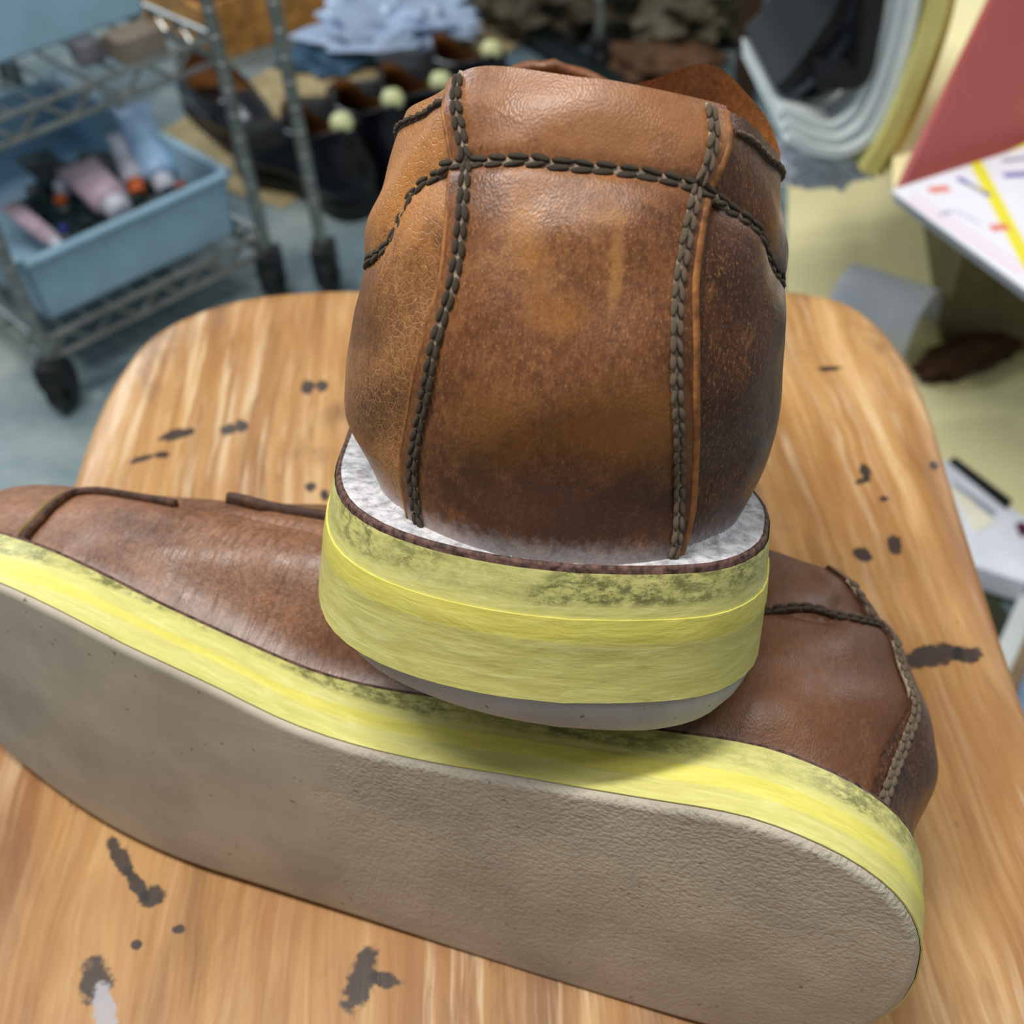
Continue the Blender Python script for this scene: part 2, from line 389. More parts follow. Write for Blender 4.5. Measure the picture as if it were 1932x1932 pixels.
        for i in range(nv-1):
            for j in range(nu-1):
                k = i*nu+j
                Fc.append((k, k+1, k+nu+1, k+nu)); Fc.append((n+k, n+k+nu, n+k+nu+1, n+k+1))
        ne = len(Fc)
        per = [j for j in range(nu)]+[i*nu+nu-1 for i in range(1, nv)]+[(nv-1)*nu+j for j in range(nu-2, -1, -1)]+[i*nu for i in range(nv-2, 0, -1)]
        for k in range(len(per)):
            a_, b_ = per[k], per[(k+1) % len(per)]; Fc.append((a_, n+a_, n+b_, b_))
        o = mesh(name, V_, Fc, mat, s.root, fix=True)
        if edge:
            o.data.materials.append(edge)
            for f in o.data.polygons:
                if f.index >= ne: f.material_index = 1
        flat_by_angle(o, 50)
        return o

    def ring(s, name, levels, mat, cap_top=False, cap_bot=False):
        """levels: list of (z, outward offset); z is below the welt plane, follows wedge and toe spring"""
        o = s.out; n = s.on; K = len(o); V = []; Fc = []
        for z, off, k in levels:
            fx = np.clip(o[:, 0]/.29, 0, 1); u = np.clip((o[:, 0]-s.tx[0])/(s.tx[1]-s.tx[0]), 0, 1); th = s.th+(s.tt-s.th)*u*u*(3-2*u)
            zz = z*(1-k)+k*(z/s.th*(th-s.tilt*np.clip((o[:, 1]+.02)/.06, 0, 1)))+s.rock(o[:, 0])
            fl = s.fl*np.clip(-z/.0225, 0, 1)*np.clip(1-(-z-.0225)/.02, .3, 1)
            V += [(o[i, 0]+n[i, 0]*(off+fl), o[i, 1]+n[i, 1]*(off+fl), zz[i]) for i in range(K)]
        for L in range(len(levels)-1):
            for i in range(K): Fc.append((L*K+i, L*K+(i+1) % K, (L+1)*K+(i+1) % K, (L+1)*K+i))
        # caps as strips across (rows joining medial and lateral points) so they can follow the toe spring
        def cap(L):
            b = L*K; M = 70
            lat = lambda i: b if i == 0 else (b+M-1 if i == M-1 else b+K-i)
            for i in range(M-1):
                q = [b+i, b+i+1, lat(i+1), lat(i)]; r = []
                for t in q:
                    if t not in r: r.append(t)
                if len(r) > 2: Fc.append(tuple(r))
        if cap_top: cap(0)
        if cap_bot: cap(len(levels)-1)
        return flat_by_angle(mesh(name, V, Fc, mat, s.root, fix=True), 60)

def stitch_mesh(name, mat, L=.5, W=.5, H=.5, tw=.25):
    V = []; Fc = []; n = 6; st = [(-1, .25), (-.72, .75), (-.2, 1), (.35, .98), (.78, .7), (1, .22)]
    for i, (x, r) in enumerate(st):
        for k in range(n):
            t = 2*math.pi*k/n+.3*x
            V.append((x*L, math.cos(t)*r*W, math.sin(t)*r*H))
    for i in range(len(st)-1):
        for k in range(n): Fc.append((i*n+k, i*n+(k+1) % n, (i+1)*n+(k+1) % n, (i+1)*n+k))
    Fc.append(tuple(range(n))[::-1]); Fc.append(tuple(range((len(st)-1)*n, len(st)*n)))
    me = bpy.data.meshes.new(name); me.from_pydata(V, [], Fc); me.materials.append(mat)
    me.polygons.foreach_set('use_smooth', [True]*len(me.polygons)); return me

def seam(sh, pts, pitch, rows, gap, mat, smat, off=.0006, wid=.00060, base=True, hgt=.0006, name='seam', seed=1):
    """a stitched seam along (phi, v) points; every stitch is an object below the seam"""
    rnd = random.Random(seed)
    P = np.array(pts); t = np.r_[0, np.cumsum(np.hypot(np.diff(P[:, 0])*.35, np.diff(P[:, 1])*.08))]
    T = np.linspace(0, t[-1], 400); ph = cub(T, t, P[:, 0]); v = np.clip(cub(T, t, P[:, 1]), 0, .995)
    of = off(ph) if callable(off) else off
    X = sh.P(ph, v, of); nn = sh.P(ph, v, of+.001)-X; nn /= np.linalg.norm(nn, axis=1)[:, None]
    d = np.r_[0, np.cumsum(np.linalg.norm(np.diff(X, axis=0), axis=1))]
    tg = np.gradient(X, axis=0); tg /= np.linalg.norm(tg, axis=1)[:, None]; sd = np.cross(nn, tg)
    # the thin thread line that shows between the stitches
    V = []; Fc = []; w = gap/2+wid*.7; I = list(range(0, 400, 3))
    for i in I:
        c = X[i]-nn[i]*.00035
        V += [c-sd[i]*w-nn[i]*.0006, c-sd[i]*w*.7+nn[i]*.00025, c+sd[i]*w*.7+nn[i]*.00025, c+sd[i]*w-nn[i]*.0006]
    for a in range(len(I)-1):
        b = a*4
        for k in range(3): Fc.append((b+k, b+k+1, b+k+5, b+k+4))
        Fc.append((b+3, b, b+4, b+7))
    Fc.append((3, 2, 1, 0)); e = (len(I)-1)*4; Fc.append((e, e+1, e+2, e+3))
    so = mesh(name, V, Fc, mat, sh.root, fix=True)
    n = max(2, int(d[-1]/pitch))
    for r in range(rows):
        sh_ = (r-(rows-1)/2)*gap
        for k in range(n):
            u = (k+.5+(.12 if r else 0))/n*d[-1]; i = int(np.clip(np.searchsorted(d, u), 1, 398))
            o = bpy.data.objects.new('stitch', smat); COL.objects.link(o); o.parent = so
            c = X[i]+sd[i]*sh_+nn[i]*.00012
            tt = Vector(tg[i]); s2 = Vector(sd[i]); n2 = Vector(nn[i])
            an = rnd.uniform(-.12, .12)+(.16 if r else -.10); tt = (tt*math.cos(an)+s2*math.sin(an)).normalized(); s2 = n2.cross(tt)
            sL = pitch*.98*rnd.uniform(.88, 1.05); sW = wid*2*rnd.uniform(.85, 1.1); sH = hgt*2*rnd.uniform(.8, 1.1)
            o.matrix_local = Matrix(((tt.x*sL, s2.x*sW, n2.x*sH, c[0]), (tt.y*sL, s2.y*sW, n2.y*sH, c[1]), (tt.z*sL, s2.z*sW, n2.z*sH, c[2]), (0, 0, 0, 1)))
    return so
ST_D = stitch_mesh('stitch', M_THREAD); ST_L = stitch_mesh('stitch_pale', M_THREADB)

def interp_fn(pts):
    p = sorted(pts, key=lambda a: a[1]); v = [a[1] for a in p]; f = [a[0] for a in p]
    keep = [0]
    for i in range(1, len(v)):
        if v[i]-v[keep[-1]] > 1e-3: keep.append(i)
    v = [v[i] for i in keep]; f = [f[i] for i in keep]
    return lambda V: cub(V, v, f)

#UPRIGHT
# ------------------------------------------------------------------ the shoe standing on its toe, heel to the viewer
Q1 = [0.0354, 0.0423, 0.0400, 0.0375, 0.0310, 0.0388, 0.0442, 0.0415, 0.0390, 0.0355, 0.0021, 0.0034, -0.0008, 0.0056, 0.0190, 0.0767, 0.0720, 0.0668, 0.0615, 0.0740, 0.0695, 0.0640, 0.0565, .0600, .0740, .0800]
def rotm(yaw, pit, rol):
    cy, sy = math.cos(yaw), math.sin(yaw); cp, sp = math.cos(pit), math.sin(pit); cr, sr = math.cos(rol), math.sin(rol)
    X = np.array([-sy*cp, cy*cp, -sp]); Z0 = np.array([-sy*sp, cy*sp, cp]); Y0 = np.cross(Z0, X)
    Y = Y0*cr+Z0*sr; Z = Z0*cr-Y0*sr
    return X, Y, Z
def mw(X, Y, Z, o):
    return Matrix(((X[0], Y[0], Z[0], o[0]), (X[1], Y[1], Z[1], o[1]), (X[2], Y[2], Z[2], o[2]), (0, 0, 0, 1)))
X, Y, Z = rotm(.0003, .3788, .1669)
r1 = empty('leather_shoe', 'brown leather shoe tipped toe down, heel raised, resting on the shoe that lies sideways', 'shoe',
           mw=mw(X, Y, Z, (.00836, .1347, .5481)) @ Matrix.Scale(1.045, 4))
s1 = Shoe(r1, Q1, True, thick=.0370, toe_thick=.0330, tx=(.004, .05), spring=.020)

seamL = [(0.1475, 1.0), (0.1355, 0.9154), (0.1228, 0.8464), (0.1170, 0.815), (0.1098, 0.7618), (0.1058, 0.6865), (0.1061, 0.6238), (0.1085, 0.5549), (0.1128, 0.5016), (0.1170, 0.4357), (0.1190, 0.3448), (0.1190, 0.2853), (0.1200, 0.2006), (0.1265, 0.1129), (0.1370, 0.0282), (0.1390, 0.004)]
edgeL = [(0.1640, 1.0), (0.1570, 0.94), (0.1448, 0.8715), (0.1345, 0.8056), (0.1225, 0.7053), (0.1225, 0.5956), (0.1290, 0.4922), (0.1345, 0.3762), (0.1348, 0.2038), (0.1435, 0.1003), (0.1568, 0.0)]
seamR = [(-0.0821, 0.9937), (-0.0821, 0.9404), (-0.0800, 0.8903), (-0.0741, 0.8401), (-0.0670, 0.79), (-0.0604, 0.7085), (-0.0572, 0.627), (-0.0572, 0.5486), (-0.0607, 0.4545), (-0.0661, 0.3636), (-0.0718, 0.2539), (-0.0790, 0.1567), (-0.0880, 0.0627), (-0.0914, 0.0313), (-0.0920, 0.004)]
edgeR = [(-0.1021, 0.9937), (-0.0994, 0.9122), (-0.0888, 0.8464), (-0.0778, 0.7586), (-0.0720, 0.6489), (-0.0781, 0.4765), (-0.0848, 0.2947), (-0.0941, 0.1536), (-0.1048, 0.0)]
hor = [(p, v) for p, v in zip(Shoe.hph, Shoe.hv) if abs(p) < .31]
fL, fR = interp_fn(edgeL), interp_fn(edgeR)
def build_upper(s, mq_l, mq_r, mv, mp, fl, fr, lining=True):
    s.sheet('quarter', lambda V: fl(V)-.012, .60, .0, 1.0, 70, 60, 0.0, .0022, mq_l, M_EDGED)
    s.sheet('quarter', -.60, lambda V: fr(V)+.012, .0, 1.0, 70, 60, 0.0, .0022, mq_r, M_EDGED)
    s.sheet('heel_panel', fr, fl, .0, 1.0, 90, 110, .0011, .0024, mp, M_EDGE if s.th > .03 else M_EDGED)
    # vamp: the front of the upper, one closed sheet round the toe
    us = np.concatenate([np.linspace(.585, 1, 60), -np.linspace(1, .585, 60)[1:]]); vs = np.linspace(0, 1, 30)
    PH, V = np.meshgrid(us, vs); O = s.P(PH, V, -.0006); I = s.P(PH, V, -.0030)
    Vv = np.concatenate([O.reshape(-1, 3), I.reshape(-1, 3)]); nu = len(us); nv = 30; n = nu*nv; Fc = []
    for i in range(nv-1):
        for j in range(nu-1):
            k = i*nu+j; Fc.append((k, k+1, k+nu+1, k+nu)); Fc.append((n+k, n+k+nu, n+k+nu+1, n+k+1))
    per = [j for j in range(nu)]+[i*nu+nu-1 for i in range(1, nv)]+[(nv-1)*nu+j for j in range(nu-2, -1, -1)]+[i*nu for i in range(nv-2, 0, -1)]
    for k in range(len(per)):
        a_, b_ = per[k], per[(k+1) % len(per)]; Fc.append((a_, n+a_, n+b_, b_))
    mesh('vamp', Vv, Fc, mv, s.root, fix=True)
    s.sheet('lining', lambda V: np.full_like(V, -.97), .97, .04, .985, 110, 24, -.0030, .0012, M_LINING)
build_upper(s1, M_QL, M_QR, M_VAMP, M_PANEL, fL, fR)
seam(s1, seamL, .0028, 2, .00125, M_THREADB, ST_D, off=.0014, seed=2)
seam(s1, seamR, .0028, 2, .00125, M_THREADB, ST_L, off=.0014, seed=3)
seam(s1, hor, .0035, 2, .00130, M_THREADB, ST_D, off=lambda p: .0003+.0011*np.clip((p+.115)/.02, 0, 1)*np.clip((.165-p)/.02, 0, 1), hgt=.0006, seed=4)
seam(s1, [(.165, .955), (.20, .96), (.25, .96), (.32, .955), (.42, .95), (.55, .95)], .0030, 1, .0010, M_EDGED, ST_D, off=.0004, seed=5)
seam(s1, [(-.115, .955), (-.15, .96), (-.2, .96), (-.28, .955), (-.40, .95), (-.55, .95)], .0030, 1, .0010, M_EDGED, ST_L, off=.0004, seed=6)

def tongue(s, mat):
    """soft tongue with a raised, outward curling top, seen through the shoe opening"""
    ys = [-.0482, -.0475, -.0455, -.038, -.030, -.018, 0, .012, .022, .028]
    zt = [.056, .0625, .0680, .0765, .0815, .0775, .070, .064, .056, .048]; nu, nv = 60, 16; V = []; Fc = []
    yy = np.linspace(ys[0], ys[-1], nu); zz = cub(yy, ys, zt)
    for k in (0, 1):
        for i in range(nv):
            t = i/(nv-1)
            for j in range(nu):
                y = yy[j]; z = zz[j]-(zz[j]-.040)*t; x = .092+.050*t+.010*(y/.05)**2*(-1)+k*.0022*(1-.3*t)-.004*math.sin(t*3.14)
                V.append((x, y*(1-.5*t), z-(.0004 if k else 0)))
    n = nu*nv
    for i in range(nv-1):
        for j in range(nu-1):
            a = i*nu+j; Fc.append((a, a+1, a+nu+1, a+nu)); Fc.append((n+a, n+a+nu, n+a+nu+1, n+a+1))
    per = [j for j in range(nu)]+[i*nu+nu-1 for i in range(1, nv)]+[(nv-1)*nu+j for j in range(nu-2, -1, -1)]+[i*nu for i in range(nv-2, 0, -1)]
    for k in range(len(per)):
        a_, b_ = per[k], per[(k+1) % len(per)]; Fc.append((a_, n+a_, n+b_, b_))
    return flat_by_angle(mesh('tongue', V, Fc, mat, s.root, fix=True), 50)
tongue(s1, M_LINING)

def build_sole(s, msole):
    t = s.th
    s.ring('insole', [(.0003, -.0014, 0), (.0000, -.0006, 0), (-.0015, -.0006, 0)], M_DUST, cap_top=True, cap_bot=True)
    s.ring('midsole', [(-.0004, -.0020, 0), (.0002, -.0008, 0), (.0002, -.0003, 0), (-.0004, .0, 0), (-.0042, .0, 0), (-.0042, -.004, 0)], M_WELT, cap_bot=True)
    s.ring('sole', [(-.0034, -.004, 0), (-.0034, -.0002, 0), (-.009, -.0002, 1)]+[(-t+a*s.be, -b*s.be, 1) for a, b in ((1, -.0), (.62, .06), (.34, .2), (.14, .42), (.03, .7), (0, 1.0))], msole, cap_top=True, cap_bot=True)
    s.ring('masking_tape', [(-.0010, .00022, 0), (-.0014, .00030, 0), (-.006, .0003, 0), (-.0100, .0003, 0), (-.0137, .0003, 0), (-.0137, .0001, 0)] if t > .03 else [(-.0010, .00022, 0), (-.0014, .00030, 0), (-.006, .0003, 1), (-.0137, .0003, 1), (-.0137, .0001, 1)], M_TAPEU)
    lo = s.lo
    s.ring('masking_tape', [(-.0093, .00032, 0), (-.0093, .00062, 0), (-.0140, .00060, 0), (-.0145, .00045, 0), (lo, .00045, 0), (lo, .0001, 0)] if t > .03 else [(-.0093, .00032, 1), (-.0093, .00062, 1), (-.0137, .00060, 1), (-.0142, .00045, 1), (lo, .00045, 1), (lo, .0001, 1)], M_TAPEL)
build_sole(s1, M_SOLE)
# glue dust piled along the foot of the upper
def dust_bead(s):
    ph = np.linspace(-.58, .58, 700); V = []; Fc = []
    rnd = random.Random(5)
    for p in ph:
        c = s.P(np.array(p), np.array(.012), .0); n = s.P(np.array(p), np.array(.012), .001)-c; n[2] = 0; n /= np.linalg.norm(n)
        k = rnd.uniform(.8, 1.2)
        for (a, b) in ((-.0012, .0016*k), (.0002, .0011*k), (.0006, .0006*k), (.0010*k, .0003), (.0010*k, -.0004), (-.0012, -.0004)):
            V.append((c[0]+n[0]*a, c[1]+n[1]*a, max(-.0002, 0)+b+s.rock(c[0])))
    for i in range(len(ph)-1):
        for k in range(6): Fc.append((i*6+k, i*6+(k+1) % 6, i*6+6+(k+1) % 6, i*6+6+k))
    return mesh('glue_dust', V, Fc, M_DUST, s.root, fix=True)
dust_bead(s1)

#LOWER
# ------------------------------------------------------------------ the shoe lying on its side, sole to the viewer
A = np.array([.93, -.369, 0]); A /= np.linalg.norm(A); DL = math.radians(5)
n0 = np.array([-A[1], A[0], 0]); z0 = np.array([0, 0, 1.])
NN = n0*math.cos(DL)-z0*math.sin(DL); WW = z0*math.cos(DL)+n0*math.sin(DL)
OO = np.array([-.157, .191, .4215])
TL = .0205
org = OO+A*.2515+WW*.041+NN*(-.0128+TL)
r2 = empty('leather_shoe', 'brown leather shoe lying on its side with its taupe sole facing the viewer', 'shoe', mw=mw(-A, WW, NN, org))
r2.name = 'leather_shoe.001'
Q2 = [v*.93 if i < 10 else v for i, v in enumerate(Q1)]
s2 = Shoe(r2, Q2, False, thick=TL, toe_thick=.0160, spring=.028, flare=.0008, out=(MED2, LAT2, .041), tx=(.10, .16), rx=.17, lo=-TL+.0016, bulge=1.1)
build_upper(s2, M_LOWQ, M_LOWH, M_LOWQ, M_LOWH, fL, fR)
build_sole(s2, M_SOLE_LOW)
seamM = [(.150, .92), (.128, .84), (.112, .78), (.118, .65), (.124, .515), (.1226, .351), (.116, .227), (.128, .087), (.146, .023)]
seam(s2, seamM, .0028, 2, .0019, M_THREADB, ST_L, off=.0014, wid=.0008, seed=12)
seam(s2, [(.0, .80), (.06, .80), (.12, .765), (.18, .70), (.24, .66), (.3075, .60), (.42, .58), (.54, .60)], .0035, 2, .00130, M_EDGED, ST_D, off=.0006, hgt=.0006, seed=14)
# the edge of the front part with its dark bound edge, and the bound top line
def welt_line(s, pts, w, h, mat, name, off=.0):
    P = np.array(pts); t = np.r_[0, np.cumsum(np.hypot(np.diff(P[:, 0]), np.diff(P[:, 1])*.3))]; T = np.linspace(0, t[-1], 90)
    X = s.P(cub(T, t, P[:, 0]), np.clip(cub(T, t, P[:, 1]), 0, .995), off)
    N_ = s.P(cub(T, t, P[:, 0]), np.clip(cub(T, t, P[:, 1]), 0, .995), off+.001)-X; N_ /= np.linalg.norm(N_, axis=1)[:, None]
    tg = np.gradient(X, axis=0); tg /= np.linalg.norm(tg, axis=1)[:, None]; sd = np.cross(N_, tg); V = []; Fc = []
    for i in range(90):
        for a, b in ((-w, -.001), (-w*.8, h*.8), (0, h), (w*.8, h*.8), (w, -.001)): V.append(X[i]+sd[i]*a+N_[i]*b)
    for i in range(89):
        for k in range(5): Fc.append((i*5+k, i*5+(k+1) % 5, i*5+5+(k+1) % 5, i*5+5+k))
    Fc.append((4, 3, 2, 1, 0)); Fc.append(tuple(89*5+k for k in range(5)))
    return mesh(name, V, Fc, mat, s.root, fix=True)
welt_line(s1, [(p, min(v, .99)) for p, v in sorted(edgeR, key=lambda e: -e[1])], .0008, .0005, M_EDGE, 'panel_edge', .0008)
welt_line(s1, [(p, min(v, .99)) for p, v in sorted(edgeL, key=lambda e: -e[1])], .0004, .0004, M_EDGE, 'panel_edge', .0008)
arc = [(.687, .013), (.6928, .107), (.6942, .211), (.6998, .314), (.711, .428), (.704, .478), (.668, .50), (.63, .52)]
welt_line(s2, arc, .0011, .0014, M_EDGED, 'quarter_edge')
welt_line(s2, [(a_+.009, b_) for a_, b_ in arc], .0008, .0008, plain('brown_bound_edge', (132, 104, 68), .6, .3), 'vamp_edge')
welt_line(s2, [(.650, .70), (.6452, .706), (.6073, .705), (.5821, .70), (.5583, .695), (.52, .69), (.46, .69)], .0016, .0022, M_EDGED, 'facing_edge')
#SEAT
# ------------------------------------------------------------------ the wooden seat
SP = [(335, 822, .0055, .0022, .5), (430, 808, .0030, .0022, 1.2), (455, 800, .002, .003, .3), (580, 727, .0022, .0035, 0), (607, 725, .002, .003, .2), (307, 862, .0020, .0016, .4),
      (270, 875, .004, .0012, .6), (225, 1615, .0060, .0016, -1.0), (258, 1668, .0050, .0014, -.9), (284, 1690, .0030, .0024, -.4), (180, 1850, .0050, .0028, -1.3), (195, 1905, .006, .0020, -1.2),
      (680, 1845, .0030, .0062, -.25), (725, 1845, .0035, .0014, -.3), (335, 1750, .0014, .0010, 0), (255, 1780, .0012, .0010, 0), (1565, 700, .0035, .0012, -.2), (1630, 893, .0018, .0026, 0),
      (1628, 912, .0022, .0010, 0), (1685, 1035, .0018, .0036, -.2), (1628, 1048, .0022, .0026, .3), (1755, 1247, .0070, .0030, .05), (1822, 1249, .0035, .0024, 0), (1757, 893, .0016, .0016, 0),
      (585, 915, .0016, .0020, 0), (612, 930, .0014, .0024, .2), (1665, 950, .0012, .001, 0)]
def wood_mat():
    m = NT('worn_plywood', .42, .4)
    wv = m.n('ShaderNodeVectorMath', {0: m.co, 1: m.n('ShaderNodeVectorMath', {0: m.noise(9, 3, col=True), 3: .012}, operation='SCALE').outputs[0]}, operation='ADD').outputs[0]
    w = m.mapping((1, .06, .4), src=wv)
    g = m.noise(75, 6, .7, .6, src=w)
    c = m.ramp(g, [(.28, lin((122, 82, 44))), (.44, lin((164, 118, 66))), (.58, lin((188, 144, 90))), (.74, lin((212, 176, 126)))])
    g2 = m.noise(9, 4, .65, src=m.mapping((1, .45, 1)))
    c = m.mix(m.math('MULTIPLY', m.step(g2, .44, .60), .65), c, lin((150, 98, 48)))
    g3 = m.noise(14, 5, .7, .8, src=m.mapping((1, .4, 1), (2, 5, 0)))
    c = m.mix(m.math('MULTIPLY', m.step(g3, .52, .66), .6), c, lin((104, 68, 46)))
    fine = m.noise(260, 4, .65, src=m.mapping((1, .045, .4), src=wv))
    worn = m.step(m.noise(11, 3, .6, src=m.mapping((1, .6, 1), (1, 1, 3))), .44, .62)
    c = m.mix(m.math('MULTIPLY', m.math('MULTIPLY', m.step(fine, .48, .66), m.math('ADD', .15, m.math('MULTIPLY', worn, .7))), .6), c, lin((230, 206, 170)))
    cx = m.xyz()
    # pores and small nicks
    nick = m.noise(190, 3, .7, src=m.mapping((1, .5, 1), (3, 0, 0)))
    c = m.mix(m.math('MULTIPLY', m.step(nick, .68, .74), .55), c, lin((92, 62, 44)))
    for i, (px, py, rx, ry, an) in enumerate(SP):
        q = at(px, py, .421)
        b = m.blob((q.x, q.y-.2, .421), (rx*1.2, ry*1.3, .05), .4, .8, nscale=300, ang=-an)
        c = m.mix(m.math('MULTIPLY', b, .92), c, lin((165, 162, 168)) if (px, py) == (195, 1905) else lin((34, 30, 34)))
    m.col(c)
    m.bump(fine, .0005, .4); m.bump(g, .0012, .4)
    m.rough(m.ramp(g2, [(.3, (.30,)*3), (.7, (.50,)*3)]))
    return m.m
M_WOOD = wood_mat(); M_INK = plain('black_stain', (52, 42, 40), .6, .3, var=.3, vs=300); M_PAINT = plain('grey_paint', (160, 158, 160), .5, .4, var=.2)
SEAT_O = [(-.150, -.03), (-.157, .10), (-.161, .25), (-.161, .316), (-.1605, .345), (-.157, .374), (-.147, .402), (-.121, .421), (-.088, .426), (0, .413), (.128, .397), (.147, .385), (.157, .359), (.159, .325), (.154, .281), (.145, .203), (.140, .15), (.132, .05), (.125, -.03)]
def seat():
    root = empty('wooden_stool', 'worn honey coloured wooden stool seat with rounded corners and dark stains, under both shoes', 'stool', (0, .2, 0))
    p = np.array(SEAT_O+[(.121, -.07), (.108, -.1), (.08, -.118), (0, -.123), (-.098, -.118), (-.131, -.1), (-.147, -.07)])
    # closed smooth outline
    K = 160; d = np.r_[0, np.cumsum(np.hypot(*np.diff(np.r_[p, p[:1]], axis=0).T))]; pp = np.r_[p, p[:1]]
    t = np.linspace(0, d[-1], K, endpoint=False); ox = cub(t, d, pp[:, 0]); oy = cub(t, d, pp[:, 1])
    c = np.array([0, .19]); V = []; Fc = []
    tx = np.roll(ox, -1)-np.roll(ox, 1); ty = np.roll(oy, -1)-np.roll(oy, 1); L = np.hypot(tx, ty); nx, ny = ty/L, -tx/L
    if np.sum(nx*(ox-c[0])+ny*(oy-c[1])) < 0: nx, ny = -nx, -ny
    rings = [(-.020, -.0, .4045), (-.004, 0, .4045), (-.0012, 0, .4055), (0, 0, .408), (0, 0, .4205), (-.0012, 0, .4232), (-.004, 0, .4245), (-.012, 0, .4247), (-.022, 0, .4238), (-.030, 0, .4222)]
    for a, _, z in rings: V += [(ox[i]+nx[i]*a, oy[i]+ny[i]*a-.2, z) for i in range(K)]
    last = V[-K:]; NR = len(rings)
    for f, z in ((.93, .4208), (.86, .4202), (.75, .42), (.5, .42), (.2, .42)):
        V += [(c[0]+(p_[0]-c[0])*f, c[1]-.2+(p_[1]-c[1]+.2)*f, z) for p_ in last]; NR += 1
    for L_ in range(NR-1):
        for i in range(K): Fc.append((L_*K+i, L_*K+(i+1) % K, (L_+1)*K+(i+1) % K, (L_+1)*K+i))
    Fc.append(tuple(range((NR-1)*K, NR*K))); Fc.append(tuple(range(K))[::-1])
    mesh('seat', V, Fc, M_WOOD, root, fix=True)
    for (x, y) in ((-.12, -.03), (.10, -.03), (-.125, .375), (.12, .36)):
        sx = 1 if x > 0 else -1
        tube('leg', [(x*1.0, y-.2, .404), (x*1.02, y-.2, 0)], .016, M_WOOD, root, n=14, radii=[.018, .013])
    bm = bmesh.new(); add_box(bm, (-.01, -.23, .385), (.20, .02, .036)); add_box(bm, (-.0, .165, .385), (.22, .02, .036)); bmobj('apron', bm, M_WOOD, root, bevel=.002)
    return root
st = seat()
#ROOM
# ------------------------------------------------------------------ floor
def floor_mat():
    m = NT('sealed_concrete', .30, .5)
    c = m.ramp(m.noise(3.2, 6, .62, .5), [(.3, lin((56, 76, 90))), (.5, lin((112, 132, 138))), (.7, lin((166, 176, 172)))])
    c = m.mix(m.math('MULTIPLY', m.step(m.noise(16, 6, .75, .6), .56, .68), .5), c, lin((176, 182, 176)))  # lighter blotches imitate floor reflections in the colour
    c = m.mix(m.math('MULTIPLY', m.step(m.noise(9, 5, .7, .3, src=m.mapping((1, 1, 1), (5, 3, 0))), .58, .68), .5), c, lin((40, 52, 62)))
    m.col(c); m.bump(m.noise(30, 4), .002, .3); m.rough(m.ramp(m.noise(6, 4), [(.3, (.22,)*3), (.7, (.5,)*3)]))
    return m.m
bm = bmesh.new(); add_box(bm, (0, 1.2, -.02), (6, 5.4, .04)); tag(bmobj('floor', bm, floor_mat()), kind='structure')
M_WALL = plain('painted_wall', (196, 196, 188), .8, .2, var=.04, vs=3)
bm = bmesh.new(); add_box(bm, (0, 3.95, 1.3), (6.2, .1, 2.6)); tag(bmobj('wall_back', bm, M_WALL), kind='structure')
bm = bmesh.new(); add_box(bm, (-3.05, 1.2, 1.3), (.1, 5.4, 2.6)); tag(bmobj('wall_left', bm, M_WALL), kind='structure')
#BG
# ------------------------------------------------------------------ things standing around the stool
def crumple(name, c, size, mat, seed=0, amp=.25, parent=None, sub=4, fr=3.0, rot=0.0):
    from mathutils import noise as mn
    bm = bmesh.new(); bmesh.ops.create_icosphere(bm, subdivisions=sub, radius=.5)
    for v in bm.verts:
        p = v.co.normalized()
        k = 1+amp*(mn.noise(p*fr+Vector((seed, 0, 0)))*1.2+abs(mn.noise(p*fr*2.3+Vector((0, seed, 3))))*1.1)
        q = p*.5*k; z = max(q.z, -.42); v.co = Vector((q.x*size[0], q.y*size[1], z*size[2]))
    R_ = Matrix.Rotation(rot, 4, 'Z')
    for v in bm.verts: v.co = R_ @ v.co
    o = bmobj(name, bm, mat, parent, smooth=True)
    o.location = (c[0], c[1], c[2]+.42*size[2]); return o
def vadd(a, u, k): return (a[0]+u[0]*k, a[1]+u[1]*k)
M_CHROME = plain('dull_chrome', (150, 154, 150), .35, .5, .85, var=.15)
M_BLACK = plain('black_rubber', (16, 17, 20), .5, .5)
M_BIN = plain('blue_grey_plastic', (160, 196, 218), .45, .4, var=.05)
WIRE = {}
def wire_mesh(L, r):
    if L not in WIRE:
        V = []; 
        for x in (0, L):
            for k in range(6): V.append((x, r*math.cos(k*math.pi/3), r*math.sin(k*math.pi/3)))
        Fc = [(k, (k+1) % 6, 6+(k+1) % 6, 6+k) for k in range(6)]+[(5, 4, 3, 2, 1, 0), (6, 7, 8, 9, 10, 11)]
        me = bpy.data.meshes.new('wire'); me.from_pydata(V, [], Fc); me.materials.append(M_CHROME); WIRE[L] = me
    return WIRE[L]
